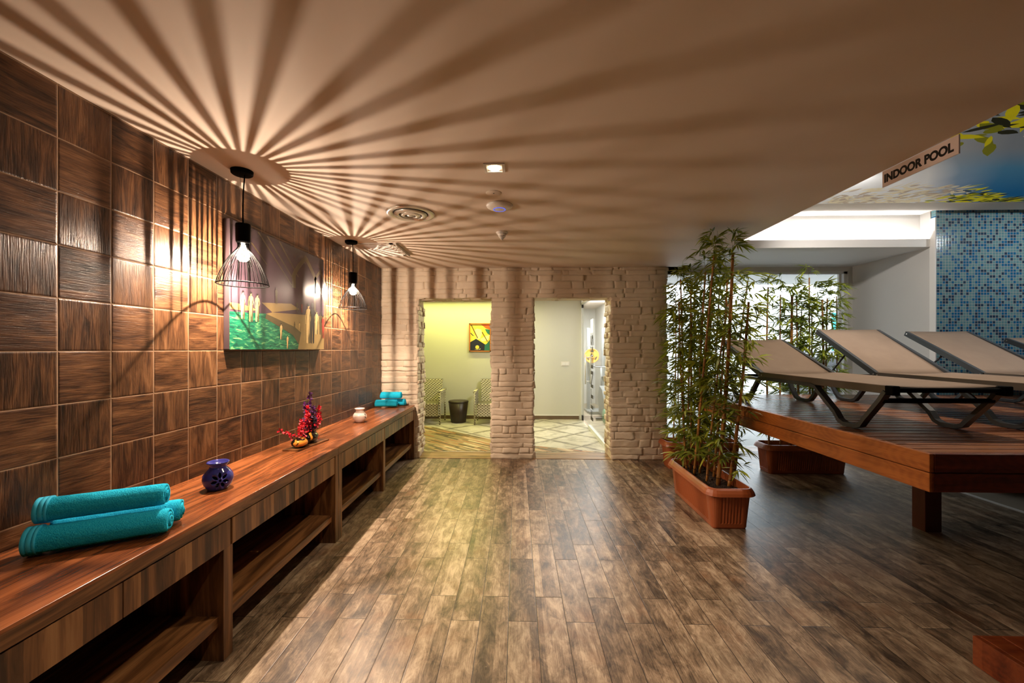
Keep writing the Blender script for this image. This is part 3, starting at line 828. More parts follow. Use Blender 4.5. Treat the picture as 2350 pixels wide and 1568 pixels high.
# ------------------------------------------------------------------ painting on the tiled wall (generic bathing-hall scene)
pt = thing('canvas_picture', 'large unframed dark painting of a green pool hall on the tiled wall', 'painting', (WX + 0.02, 3.15, 1.45))
py0, py1, pz0, pz1 = 2.535, 3.760, 1.450, 2.278
cx = WX + 0.040
M['pt_side'] = plain('canvas_edge', C(70, 56, 60), 0.6)
M['pt_dark'] = mat_canvas_grad('painted_dusk', pz0, pz1, [(0.0, C(60, 46, 56)), (0.5, C(92, 72, 84)), (0.8, C(72, 58, 66)), (1.0, C(46, 38, 42))], 0.26)
M['pt_green'] = mat_ripples('painted_water', C(12, 72, 58), C(22, 118, 84), C(120, 170, 110))
M['pt_ochre'] = plain('painted_terrace', C(150, 126, 80), 0.3, var=0.2, scale=14)
M['pt_ochre_d'] = plain('painted_terrace_edge', C(88, 76, 52), 0.3, var=0.2, scale=14)
M['pt_pale'] = plain('painted_pale', C(214, 186, 128), 0.3, var=0.2, scale=30)
M['pt_arch'] = plain('painted_arch', C(90, 78, 56), 0.3, var=0.25, scale=10)
M['pt_red'] = plain('painted_red', C(150, 48, 42), 0.3)
M['pt_deep'] = plain('painted_shadow', C(40, 30, 34), 0.3, var=0.2)
MB().box(WX + 0.001, cx, py0, py1, pz0, pz1, bev=0.002).build('canvas', M['pt_side'], pt)
pm = [M[k] for k in ('pt_dark', 'pt_green', 'pt_ochre', 'pt_ochre_d', 'pt_pale', 'pt_arch', 'pt_red', 'pt_deep')]
pb = MB(); PW = py1 - py0; PH = pz1 - pz0
def pp(poly, mi, lay):
    """poly in picture fractions (0..1 across, 0..1 up)"""
    vs = [(cx + 0.0002 * lay + 0.0003, py0 + PW * a, pz0 + PH * b2) for a, b2 in poly]
    pb.add(vs, [tuple(range(len(vs)))], mi)
pp([(0.002, 0.002), (0.998, 0.002), (0.998, 0.998), (0.002, 0.998)], 0, 0)
pp([(0.0, 0.29), (0.30, 0.31), (0.30, 0.27), (0.62, 0.20), (0.66, 0.0), (0.0, 0.0)], 1, 1)
pp([(0.26, 0.40), (0.56, 0.44), (0.66, 0.40), (0.36, 0.33)], 2, 2)
pp([(0.30, 0.31), (0.36, 0.33), (1, 0.37), (1, 0.0), (0.64, 0.0), (0.68, 0.17), (0.60, 0.22)], 2, 3)
pp([(0.30, 0.31), (0.60, 0.22), (0.68, 0.17), (0.65, 0.05), (0.58, 0.14), (0.29, 0.27)], 3, 4)
pp([(0.0, 0.36), (0.10, 0.36), (0.24, 0.33), (0.10, 0.31), (0.0, 0.31)], 2, 4)
def archp(x, w, z0, zs, t, mi, lay):
    o = []; i_ = []
    for k in range(17):
        a = PI * k / 16; hh = (1 - abs(math.cos(a))) ** .8
        o.append((x - math.cos(a) * w, zs + hh * w * 1.5)); i_.append((x - math.cos(a) * (w - t), zs + hh * (w - t) * 1.5))
    pp([(x - w, z0)] + o + [(x + w, z0), (x + w - t, z0)] + i_[::-1] + [(x - w + t, z0)], mi, lay)
archp(0.74, 0.17, 0.60, 0.72, 0.045, 5, 2); archp(0.94, 0.09, 0.40, 0.74, 0.03, 5, 2)
for (xa, za, xb, zb) in ((0.22, 0.99, 0.56, 0.62), (0.30, 0.99, 0.60, 0.66), (0.42, 0.99, 0.64, 0.72), (0.16, 0.88, 0.30, 0.74)):
    pp([(xa, za), (xa + .018, za), (xb + .012, zb), (xb, zb)], 5, 3)
# generic small standing figures
AR = PW / PH
def stroke(x, z, h, w, mi, lay):
    k = h * .22 / AR
    L = lambda pts, m_, l_: pp([(x + a_ * k, z + b_ * h) for a_, b_ in pts], m_, l_)
    L([(-.42, .02), (-.14, .0), (-.06, .30), (-.02, .50), (.04, .30), (.10, .0), (.36, .02), (.42, .30), (.46, .50), (.34, .64), (.50, .82), (.20, .87), (-.16, .87), (-.48, .82), (-.34, .64), (-.44, .50)], mi, lay)
    L([(-.48, .82), (-.66, .66), (-.60, .48), (-.50, .48), (-.52, .66), (-.36, .78)], mi, lay)
    L([(.50, .82), (.64, .66), (.40, .54), (.38, .58), (.50, .67), (.38, .78)], mi, lay)
    L([(.24 * math.cos(q * PI / 5), .935 + .062 * math.sin(q * PI / 5)) for q in range(10)], mi, lay)
    L([(.27 * math.cos(q * PI / 6), .945 + .062 * math.sin(q * PI / 6)) for q in range(7)] + [(-.30, .90)], 7, lay + 1)
    L([(.02, .12), (.10, .0), (.36, .02), (.42, .30), (.46, .50), (.34, .64), (.46, .80), (.26, .70), (.22, .45), (.18, .28)], 3 if mi == 4 else mi, lay + 1)
for x, z, h, w, mi in ((.10, .24, .23, .030, 4), (.165, .225, .25, .026, 4), (.22, .23, .24, .034, 4), (.40, .41, .15, .035, 3), (.45, .09, .15, .05, 4), (.60, .17, .10, .05, 3), (.66, .18, .09, .05, 4), (.63, .37, .10, .04, 3), (.69, .37, .10, .03, 6),
                           (.775, .06, .42, .052, 4), (.83, .06, .43, .050, 7), (.89, .16, .26, .026, 4), (.945, .16, .24, .024, 3), (.985, .12, .26, .03, 6), (.52, .005, .13, .09, 4)):
    stroke(x, z, h, w, mi, 6)
pb.build('painted_face', pm, pt, fixn=False)

# ------------------------------------------------------------------ pendant lamps
def pendant(label, base, x, y, zb, canopy, nrib=36, warm=(1.0, 0.77, 0.58)):
    t = thing('pendant_lamp', label, 'pendant lamp', (canopy[0], canopy[1], CZ), 'wire cage pendant lamps over the console')
    MB().lathe([(1e-6, CZ - 0.026), (0.052, CZ - 0.026), (0.058, CZ - 0.021), (0.060, CZ - 0.001), (1e-6, CZ - 0.001)], (canopy[0], canopy[1], 0), 32).build('canopy', M['black'], t)
    top = zb + 0.368
    cx_, cy_ = canopy
    MB().tube([(cx_ + .014, cy_ + .004, CZ - .024), (cx_ + .010 + (x - cx_) * .3, cy_ + (y - cy_) * .3, CZ - .08), (x + .001, y, CZ - .15), (x - .001, y, top + .06), (x, y, top)], 0.0038, 8).build('cord', M['black'], t)
    MB().tube([(cx_ - .012, cy_, CZ - .024), (x, y, top + .03)], 0.0008, 5).build('suspension_wire', M['steel'], t)
    MB().lathe([(1e-6, .368), (.014, .368), (.039, .362), (.040, .355), (.0385, .260), (.034, .250), (.031, .248), (.031, .320), (1e-6, .320)], (x, y, zb), 28).build('socket_cup', M['black'], t)
    prof = [(.037, .266), (.0285, .240), (.0275, .226), (.036, .210), (.056, .190), (.076, .166), (.093, .140), (.108, .113), (.120, .088), (.132, .061), (.143, .034), (.152, .002)]
    prof = [(r * (.885 if z_ < .2 else .95), z_) for r, z_ in prof]
    cg = MB()
    for k in range(nrib):
        a = 2 * PI * (k + 0.35 * math.sin(k * 2.4) * 0.25) / nrib
        cg.tube([(x + r * math.cos(a), y + r * math.sin(a), zb + z) for r, z in prof], 0.0016, 6)
    for r, z in ((.1345, .002), (.0315, .250)):
        cg.tube([(x + r * math.cos(2 * PI * k / 40), y + r * math.sin(2 * PI * k / 40), zb + z) for k in range(40)], 0.0034 if z < .1 else 0.0026, 6, closed=True)
    cg.build('wire_cage', M['black'], t)
    bz = zb + 0.172
    MB().lathe([(1e-6, -.036), (.018, -.032), (.030, -.020), (.0345, 0.0), (.031, .018), (.022, .038), (.014, .056), (.012, .078), (1e-6, .078)], (x, y, bz), 24).build('bulb', M['bulb'], t)
    for nm, kind, e, r in (('lamp_glow', 'POINT', LAMP_P, 0.0009), ('lamp_downlight', 'SPOT', LAMP_S, 0.005)):
        ld = bpy.data.lights.new(nm, kind); ld.energy = e; ld.color = warm; ld.shadow_soft_size = r
        if kind == 'POINT':      # the bulb throws more light sideways than straight up or down
            ld.use_nodes = True; nt = ld.node_tree; em = nt.nodes['Emission']
            geo = nt.nodes.new('ShaderNodeNewGeometry'); sp = nt.nodes.new('ShaderNodeSeparateXYZ'); nt.links.new(geo.outputs['Incoming'], sp.inputs[0])
            q1 = nt.nodes.new('ShaderNodeMath'); q1.operation = 'MULTIPLY_ADD'; nt.links.new(sp.outputs[2], q1.inputs[0]); nt.links.new(sp.outputs[2], q1.inputs[1]); q1.inputs[2].default_value = 0.9
            q2 = nt.nodes.new('ShaderNodeMath'); q2.operation = 'DIVIDE'; q2.inputs[0].default_value = 1.0; nt.links.new(q1.outputs[0], q2.inputs[1]); nt.links.new(q2.outputs[0], em.inputs['Strength'])
        if kind == 'SPOT': ld.spot_size = math.radians(165); ld.spot_blend = 0.6
        lo = bpy.data.objects.new(nm, ld); COL.objects.link(lo); lo.parent = t; lo.location = Vector((x, y, bz + (0.008 if kind == 'POINT' else -0.01))) - t.location
    return t
LAMP_P = 47.0; LAMP_S = 135.0
pendant('black wire cage pendant nearest the camera, hanging in front of the dark painting', None, -1.672, 2.405, 1.836, (-1.700, 2.436))
pendant('smaller looking black wire cage pendant beyond the painting, nearer the stone wall', None, -1.712, 4.085, 1.860, (-1.715, 4.049))

# ------------------------------------------------------------------ ceiling fittings
t = thing('ceiling_diffuser', 'round metal air diffuser with concentric rings on the ceiling', 'vent', (-0.894, 3.238, CZ))
c = (-0.894, 3.238, CZ)
def ringp(r0, r1, z0, z1): return [(r0, z0), (r1, z0 + .001), (r1, z1), (r0, z1)]
MB().lathe([(.135, -.004), (.165, -.014), (.188, -.010), (.192, -.001), (.135, -.001)], c, 48, close=True).build('outer_ring', M['chrome'], t)
MB().lathe([(.085, -.010), (.095, -.022), (.130, -.012), (.128, -.006)], c, 48, close=True).build('middle_ring', M['chrome'], t)
MB().lathe([(.040, -.012), (.048, -.026), (.078, -.016), (.076, -.008)], c, 48, close=True).build('inner_ring', M['chrome'], t)
MB().lathe([(1e-6, -.024), (.026, -.020), (.030, -.010), (1e-6, -.006)], c, 32).build('centre_cone', M['chrome'], t)
MB().lathe([(1e-6, -.002), (.14, -.002), (.14, -.0005), (1e-6, -.0005)], c, 32).build('dark_throat', M['dark_slot'], t)
t = thing('downlight', 'small square glowing downlight in the ceiling', 'light', (-0.169, 2.435, CZ))
mb = MB()
for bx in ((-.062, .062, -.062, -.046), (-.062, .062, .046, .062), (-.062, -.046, -.046, .046), (.046, .062, -.046, .046)):
    mb.box(-.169 + bx[0], -.169 + bx[1], 2.435 + bx[2], 2.435 + bx[3], CZ - .006, CZ - .0005)
mb.build('trim_frame', M['plastic'], t)
MB().lathe([(1e-6, -.007), (.026, -.006), (.036, -.0045), (.038, -.001), (1e-6, -.001)], (-.169, 2.435, CZ), 28).build('lens', M['downlight'], t)
t = thing('ceiling_access_point', 'round white wireless dome with a blue light ring on the ceiling', 'access point', (-0.176, 3.072, CZ))
c = (-.176, 3.072, CZ)
MB().lathe([(1e-6, -.034), (.040, -.033), (.072, -.026), (.096, -.012), (.100, -.001), (1e-6, -.001)], c, 48).build('dome', M['plastic'], t)
MB().lathe([(.041, -.0345), (.046, -.0338), (.046, -.030), (.041, -.031)], c, 40, close=True).build('light_ring', M['blue_led'], t)
t = thing('ceiling_cover_plate', 'flat round blank cover plate on the ceiling', 'cover plate', (-0.202, 2.829, CZ))
MB().lathe([(1e-6, -.003), (.052, -.0028), (.055, -.0005), (1e-6, -.0005)], (-.202, 2.829, CZ), 36).build('plate', M['ceil'], t)
MB().lathe([(1e-6, -.0045), (.005, -.004), (.006, -.0025), (1e-6, -.0025)], (-.202, 2.829, CZ), 12).build('screw', M['dark_slot'], t)
t = thing('smoke_detector', 'small conical smoke detector on the ceiling near the stone wall', 'smoke detector', (-0.193, 3.777, CZ))
c = (-.193, 3.777, CZ)
MB().lathe([(1e-6, -.016), (.050, -.016), (.054, -.010), (.054, -.0005), (1e-6, -.0005)], c, 32).build('base', M['plastic'], t)
MB().lathe([(1e-6, -.036), (.034, -.036), (.045, -.016), (1e-6, -.016)], c, 28).build('body', M['plastic'], t)
mb = MB()
for k in range(4): mb.lathe([(.034 - k * .008, -.042 - k * .009), (.031 - k * .008, -.046 - k * .009), (1e-6, -.046 - k * .009), (1e-6, -.042 - k * .009)], c, 28)
mb.build('louvre_rings', M['plastic'], t)
MB().lathe([(1e-6, -.076), (.006, -.070), (.018, -.042), (.024, -.036), (1e-6, -.036)], c, 20).build('sensor_core', M['dark_slot'], t)
t = thing('air_grille', 'rectangular air grille with a raised end flap in the ceiling beside the far pendant', 'vent', (-1.53, 4.33, CZ))
mb = MB(); gx0, gx1, gy0, gy1 = -1.80, -1.33, 4.125, 4.64
for bx in ((gx0, gx1, gy0, gy0 + .03), (gx0, gx1, gy1 - .03, gy1), (gx0, gx0 + .03, gy0, gy1), (gx1 - .03, gx1, gy0, gy1)): mb.box(*bx, CZ - .010, CZ - .0005)
mb.build('frame', M['plastic'], t)
mb = MB()
for k in range(12):
    yy = gy0 + .05 + k * .041
    mb.obox(((gx0 + gx1) / 2, yy, CZ - .012), (1, 0, 0), (0, .8, -.6), (0, .6, .8), (gx1 - gx0) / 2 - .03, .013, .001)
mb.build('slats', M['plastic'], t)
MB().box(gx0 + .03, gx1 - .03, gy0 + .03, gy1 - .03, CZ - .0022, CZ - .0006).build('dark_throat', M['dark_slot'], t)
MB().prism([(-1.325, CZ - .001), (-1.29, CZ - .001), (-1.275, CZ - .040), (-1.282, CZ - .042), (-1.305, CZ - .012)], 'y', gy0 - .01, gy1 + .01).build('end_flap', M['plastic'], t)

# ------------------------------------------------------------------ INDOOR POOL sign hanging at the ceiling edge
t = thing('sign', 'pale hanging sign reading INDOOR POOL at the ceiling edge', 'sign', (EX + 0.006, 2.333, 2.482))
MB().box(EX + .002, EX + .010, 2.115, 2.552, 2.434, 2.531, bev=.0008).build('sign_plate', M['sign'], t)
vs, fs = text_geo('INDOOR POOL', 0.072, 0.0008, 0.0034)
xs = [v[0] for v in vs]; ys = [v[1] for v in vs]; sx = 0.400 / (max(xs) - min(xs)); sy = 0.052 / (max(ys) - min(ys))
mb = MB(); mb.add([(EX + .0015 - v[2] * .3, 2.538 - (v[0] - min(xs)) * sx, 2.4555 + (v[1] - min(ys)) * sy) for v in vs], fs)
mb.build('lettering', M['ink'], t)

# ------------------------------------------------------------------ printed ceiling panel over the pool
t = thing('ceiling_print', 'printed sky and foliage panel on the pool ceiling', 'ceiling print', (5, 2.6, PZ))
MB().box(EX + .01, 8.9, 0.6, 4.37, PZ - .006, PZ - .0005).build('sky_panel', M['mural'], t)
mk = []
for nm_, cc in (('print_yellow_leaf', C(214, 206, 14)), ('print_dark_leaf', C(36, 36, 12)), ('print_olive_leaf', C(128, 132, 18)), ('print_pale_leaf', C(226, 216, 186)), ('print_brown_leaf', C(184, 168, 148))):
    mk.append(plain(nm_, cc, 0.6, var=.12, scale=5, Emission_Color=cc, Emission_Strength=0.2, Specular_IOR_Level=0.1))  # added glow brightens the printed leaves as well
R = random.Random(5); mb = MB()
def pleaf(x, y, a, L, w, mi, lay):
    pts = []
    for f, ww in ((0, 0), (.2, .8), (.45, 1), (.7, .75), (1, 0)): pts.append((f, ww))
    o = [(x + math.cos(a) * L * f - math.sin(a) * w * ww, y + math.sin(a) * L * f + math.cos(a) * w * ww) for f, ww in pts]
    o += [(x + math.cos(a) * L * f + math.sin(a) * w * ww, y + math.sin(a) * L * f - math.cos(a) * w * ww) for f, ww in pts[-2:0:-1]]
    o = [(min(8.85, max(EX + .02, a_)), min(4.365, max(.65, b_))) for a_, b_ in o]
    mb.add([(a_, b_, PZ - .0065 - .00002 * lay) for a_, b_ in o], [tuple(range(len(o)))], mi)
for k in range(420):      # fringe of small leaves along the far edge, paler inside the painted glare
    x = 3.1 + 1.9 * (k / 420.0) + R.uniform(-.05, .05)
    dpt = 0.40 * (1 - min(1.0, abs((x - 3.75) / 1.1) ** 2)) + .04
    y = 4.36 - R.random() ** 1.4 * max(.02, dpt)
    pal = x < 4.22 + R.uniform(-.12, .12)
    pleaf(x, y, R.uniform(-.5, .9) - PI / 3 * R.random(), R.uniform(.06, .18), R.uniform(.008, .022), (R.choice((3, 3, 4)) if pal else R.choice((0, 0, 1, 2))), k % 30)
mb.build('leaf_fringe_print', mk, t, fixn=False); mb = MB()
for k in range(230):      # large leaves near the sign
    x = R.uniform(2.7, 4.3); y = 3.17 - max(0, x - 3.3) * .30 - R.random() ** .8 * 1.1 - .05 * R.random()
    pleaf(x, y, R.uniform(-.7, .9), R.uniform(.10, .30), R.uniform(.016, .042), R.choice((0, 0, 0, 1, 1, 2, 2, 3)), 10 + k % 60)
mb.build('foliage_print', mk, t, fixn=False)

# ------------------------------------------------------------------ bamboo in plastic troughs
def rrect(hx, hy, r, seg=5, step=0.012):
    """rounded rectangle perimeter with fluting marks: returns (x, y, nx, ny, flute)"""
    pts = []
    def line(ax, ay, bx, by, nx, ny):
        L = math.hypot(bx - ax, by - ay); k = max(2, int(L / step))
        for i in range(k):
            f = i / k; inn = 1.0 if 0.06 < f < 0.94 else 0.0
            pts.append((ax + (bx - ax) * f, ay + (by - ay) * f, nx, ny, inn * (i % 2)))
    def arc(cx_, cy_, a0):
        for i in range(seg):
            a = a0 + PI / 2 * i / seg
            pts.append((cx_ + r * math.cos(a), cy_ + r * math.sin(a), math.cos(a), math.sin(a), 0.0))
    line(hx, -hy + r, hx, hy - r, 1, 0); arc(hx - r, hy - r, 0)
    line(hx - r, hy, -hx + r, hy, 0, 1); arc(-hx + r, hy - r, PI / 2)
    line(-hx, hy - r, -hx, -hy + r, -1, 0); arc(-hx + r, -hy + r, PI)
    line(-hx + r, -hy, hx - r, -hy, 0, -1); arc(hx - r, -hy + r, 1.5 * PI)
    return pts
def loft(mb, per, levels, c, cap0=True, cap1=False):
    m = len(per); vs = []
    for z, off, fl in levels:
        for x, y, nx, ny, q in per:
            o = off - fl * q
            vs.append((c[0] + x + nx * o, c[1] + y + ny * o, c[2] + z))
    fs = [(i * m + k, i * m + (k + 1) % m, (i + 1) * m + (k + 1) % m, (i + 1) * m + k) for i in range(len(levels) - 1) for k in range(m)]
    if cap0: fs.append(tuple(range(m - 1, -1, -1)))
    if cap1: fs.append(tuple((len(levels) - 1) * m + k for k in range(m)))
    mb.add(vs, fs, 0, False)
def leaf(mb, p, d, L, w, droop, roll):
    d = d.normalized(); s = d.cross(Vector((0, 0, 1)))
    if s.length < .05: s = Vector((1, 0, 0))
    s.normalize(); n = s.cross(d); s = s * math.cos(roll) + n * math.sin(roll)
    def at(f): return p + d * (L * f) - Vector((0, 0, droop * L * f * f))
    a, b2, c2, e = at(0), at(.30), at(.66), at(1.0)
    mb.add([a, b2 + s * w, b2 - s * w, c2 + s * w * .8, c2 - s * w * .8, e], [(0, 2, 1), (1, 2, 4, 3), (3, 4, 5)], 0, True)
def potted(label, c, hx, hy, h, culms, seed, dens, inside, lsz=1.0):
    R = random.Random(seed)
    t = thing('potted_bamboo', label, 'potted bamboo', c, 'bamboo troughs by the deck')
    per = rrect(hx, hy, 0.03)
    mb = MB()
    loft(mb, per, [(0.0, -0.002, 0), (0.012, 0.004, 0), (0.04, 0.006, 0), (0.05, 0.007, 0.004), (h * .80, 0.030, 0.004), (h * .83, 0.032, 0), (h * .84, 0.036, 0), (h * .86, 0.037, 0), (h * .86, 0.022, 0), (h * .70, 0.018, 0)], c)
    mb.build('planter_trough', M['terracotta'], t)
    mb = MB()
    loft(mb, per, [(h * .845, 0.037, 0), (h * .82, 0.060, 0), (h * .835, 0.070, 0), (h * .90, 0.062, 0), (h * .965, 0.048, 0), (h, 0.036, 0), (h, 0.026, 0), (h * .96, 0.022, 0), (h * .80, 0.019, 0)], c, False)
    mb.build('rim', M['terracotta'], t)
    mb = MB(); zs = h * 0.80; nxx = int(hx * 2 / .025); nyy = int(hy * 2 / .025); vs = []
    ex = hx + .018; ey = hy + .018
    for j in range(nyy + 1):
        for i in range(nxx + 1):
            x = -ex + 2 * ex * i / nxx; y = -ey + 2 * ey * j / nyy
            vs.append((c[0] + x, c[1] + y, c[2] + zs + .012 * nz(x * 18 + seed, y * 18, 0) + .010 * nz(x * 50, y * 50, seed)))
    mb.add(vs, [(j * (nxx + 1) + i, j * (nxx + 1) + i + 1, (j + 1) * (nxx + 1) + i + 1, (j + 1) * (nxx + 1) + i) for j in range(nyy) for i in range(nxx)], 0, True)
    mb.build('soil', M['soil'], t)
    for q, (bx, by, tx, ty, tz_, r, tuft) in enumerate(culms):
        B = Vector((bx, by, c[2] + zs - .02)); T = Vector((tx, ty, tz_)); n = 12
        bow = Vector((R.uniform(-.02, .02), R.uniform(-.02, .02), 0))
        pt = lambda f: B.lerp(T, f) + bow * math.sin(PI * f)
        cm = MB(); pts = []; rs = []
        k = 0; H_ = (T - B).length; nodes = []
        step = R.uniform(.13, .17); zz = R.uniform(.04, .1)
        while zz < H_:
            nodes.append(zz / H_); zz += step * R.uniform(.85, 1.15)
        fl = [0.0]
        for f in nodes: fl += [max(0.001, f - .004), f, min(.999, f + .004)]
        fl.append(1.0)
        for i, f in enumerate(fl):
            pts.append(pt(f)); base = r * (1 - .35 * f)
            rs.append(base * (1.22 if (i > 0 and (i - 1) % 3 == 1 and i < len(fl) - 1) else 1.0))
        cm.tube(pts, rs, 9)
        co = cm.build('culm', M['culm'], t)
        lm = MB()
        def spray(p, az, el, tl, nl, sz):
            dv = Vector((math.cos(az) * math.cos(el), math.sin(az) * math.cos(el), math.sin(el)))
            tip = p + dv * tl
            if not inside(tip): return
            lm.tube([p, p + dv * tl * .55 + Vector((0, 0, .008)), tip], [.0014, .0011, .0008], 4)
            for m_ in range(nl):
                f = 1.0 - .55 * (m_ / max(1, nl - 1)) if m_ else 1.0
                q_ = p.lerp(tip, f)
                da = az + (R.uniform(-1.15, 1.15) if m_ else R.uniform(-.2, .2)); de = el * .4 + R.uniform(-.55, .45)
                ld = Vector((math.cos(da) * math.cos(de), math.sin(da) * math.cos(de), math.sin(de)))
                L = sz * R.uniform(.65, 1.2)
                if inside(q_ + ld * L - Vector((0, 0, .2 * L))): leaf(lm, q_, ld, L, L * .070, R.uniform(.1, .5), R.uniform(-.7, .7))
        for f in nodes:
            if f < .08: continue
            for _ in range(dens):
                if R.random() < .08: continue
                spray(pt(f), R.uniform(0, 2 * PI), R.uniform(-.15, .75), R.uniform(.04, .22) * lsz, R.randint(7, 11), .140 * lsz)
        for _ in range(tuft):
            p2 = pt(1.0); tp2 = p2 + Vector((R.uniform(-.03, .03), R.uniform(-.03, .03), R.uniform(.06, .22)))
            if not inside(tp2): tp2 = p2 + Vector((R.uniform(-.05, .05), R.uniform(-.05, .05), .05))
            lm.tube([p2, tp2], .0012, 4)
            for w_ in range(3): spray(p2.lerp(tp2, .4 + .3 * w_), R.uniform(0, 2 * PI), R.uniform(.0, .9), R.uniform(.02, .07), 9, .125 * lsz)
        if lm.v: lm.build('foliage', M['leaf'], co, origin=None, fixn=False)
    return t
def ins1(p):
    if p.z > 2.515 and p.x < EX + .02: return False
    if p.z > 2.6 or p.z < .03: return False
    if p.x > 1.93 and p.z < DZ + .02: return p.x < 1.985
    return p.y < 5.30 and p.x > 1.2 and p.x < 2.32
def ins2(p):
    if p.z > 2.5 or p.z < .30 or p.y > WY - .03: return False
    if p.x < SX1 + .03 and p.y > BY - .05: return False
    if p.x > 1.97 and p.y < 4.76 and p.z < DZ + .03: return False
    return p.x < 2.755 and p.y > 4.3
def ins3(p):
    if p.z > 2.5 or p.z < .30 or p.y > WY - .03: return False
    if p.y < 4.76 and p.z < DZ + .02: return False
    if p.y < 4.66 or p.x < 2.765: return False
    return p.x < PX - .03
potted('terracotta trough of bamboo standing in front of the deck corner, nearest of the three', (1.672, 3.775, 0), 0.135, 0.425, 0.335, [
    (1.610, 3.90, 1.715, 3.72, 2.30, .0125, 4), (1.647, 3.72, 1.855, 3.76, 1.86, .0105, 1), (1.705, 3.63, 1.850, 3.66, 2.30, .0185, 3),
    (1.775, 3.58, 1.965, 3.62, 1.86, .0150, 1), (1.615, 4.14, 1.600, 4.20, 2.16, .0105, 2), (1.640, 4.05, 1.668, 4.12, 2.08, .0120, 2),
    (1.760, 4.10, 1.905, 4.12, 2.02, .0115, 2), (1.700, 3.98, 1.770, 4.02, 2.20, .0130, 2), (1.765, 3.84, 1.900, 3.86, 2.10, .0120, 2), (1.590, 4.02, 1.545, 4.10, 1.92, .0090, 2), (1.67, 4.15, 1.72, 4.2, 1.8, .009, 1)],
    41, 4, ins1)
potted('terracotta trough of bamboo standing between the stone wall and the deck, behind another trough', (2.175, 5.105, 0), 0.405, 0.105, 0.335, [
    (1.850, 5.10, 1.840, 4.98, 2.03, .0090, 2), (2.030, 5.08, 2.040, 5.02, 2.03, .0110, 2), (2.110, 5.12, 2.100, 5.08, 2.12, .0100, 2), (2.215, 5.07, 2.285, 5.02, 2.16, .0170, 1),
    (2.180, 5.14, 2.190, 5.10, 1.95, .0090, 2), (2.350, 5.10, 2.400, 5.06, 2.20, .0120, 2), (2.470, 5.12, 2.520, 5.08, 2.12, .0110, 2), (2.52, 5.08, 2.715, 5.02, 2.28, .0130, 2), (1.95, 5.13, 1.93, 5.10, 1.8, .0085, 2)],
    42, 4, ins2)
potted('terracotta trough of bamboo standing behind the deck in front of the window', (3.30, 4.95, 0), 0.43, 0.105, 0.34, [
    (2.93, 4.95, 2.915, 4.95, 2.19, .0120, 2), (3.05, 4.93, 3.060, 4.95, 2.10, .0105, 2), (3.190, 4.97, 3.195, 4.95, 2.10, .0190, 1), (3.245, 4.92, 3.247, 4.95, 2.08, .0090, 2),
    (3.410, 4.95, 3.395, 4.95, 2.30, .0110, 1), (3.545, 4.94, 3.545, 4.95, 2.04, .0150, 1), (3.610, 4.97, 3.605, 4.95, 2.05, .0110, 2), (3.690, 4.93, 3.712, 4.95, 2.08, .0090, 2), (3.32, 5.0, 3.34, 5.0, 1.9, .009, 2), (3.48, 5.0, 3.46, 5.0, 1.95, .009, 2)],
    43, 5, ins3)

# ------------------------------------------------------------------ raised deck, post and step
t = thing('sun_deck', 'raised slatted wooden deck on posts carrying the loungers', 'deck', (5.0, 3.4, 0))
dx0, dx1, dy0, dy1 = 2.0, 8.9, 2.065, 4.725
mb = MB(); n = 28; pw = (dy1 - dy0) / n
for k in range(n):
    mb.box(dx0 + .002, dx1, dy0 + k * pw + .0065, dy0 + (k + 1) * pw - .0065, DZ - .026, DZ, bev=.003)
mb.build('deck_boards', M['deck'], t)
mb = MB().box(dx0 + .03, dx1, dy0 + .03, dy1, DZ - .036, DZ - .030)  # near-black sheet and joists paint shade into the board gaps
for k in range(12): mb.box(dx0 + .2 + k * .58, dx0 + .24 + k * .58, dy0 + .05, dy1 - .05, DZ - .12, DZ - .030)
mb.build('joists_gap_shade', M['under'], t)
MB().box(dx0 - .016, dx0 + .008, dy0 - .012, dy1, DZ - .092, DZ - .001, bev=.003).build('side_board', M['fascia'], t)
MB().box(dx0 - .012, dx0 + .012, dy0 - .008, dy1, DZ - .190, DZ - .097, bev=.003).build('side_board', M['fascia'], t)
MB().box(dx0 + .009, dx1, dy0 - .014, dy0 + .010, DZ - .092, DZ - .001, bev=.003).build('front_board', M['fascia_f'], t)
MB().box(dx0 + .013, dx1, dy0 - .008, dy0 + .014, DZ - .190, DZ - .097, bev=.003).build('front_board', M['fascia_f'], t)
for px_, py_ in ((3.190, 3.335), (6.2, 3.335), (6.2, 4.5)):
    MB().box(px_, px_ + .128, py_, py_ + .112, 0.0, DZ - .04, bev=.003).build('post', M['post'], t)
t = thing('step', 'low dark wooden step on the floor below the deck corner', 'step', (3.0, 1.5, 0))
sx0, sx1, sy0, sy1, sz = 2.085, 4.2, 1.15, 1.945, 0.135
mb = MB()
for k in range(9):
    mb.box(sx0 + k * .0955 + .012, sx0 + (k + 1) * .0955 + .005, sy0, sy1 - .012, sz - .022, sz, bev=.002)
mb.box(sx0 + .87, sx1, sy0, sy1 - .012, sz - .022, sz)
mb.build('tread', M['fascia_f'], t)
MB().box(sx0 - .012, sx0 + .010, sy0, sy1, 0.0, sz - .003, bev=.002).build('side_board', M['fascia_f'], t)
MB().box(sx0 + .011, sx1, sy1 - .020, sy1 - .001, 0.0, sz - .003, bev=.002).build('end_board', M['fascia_f'], t)

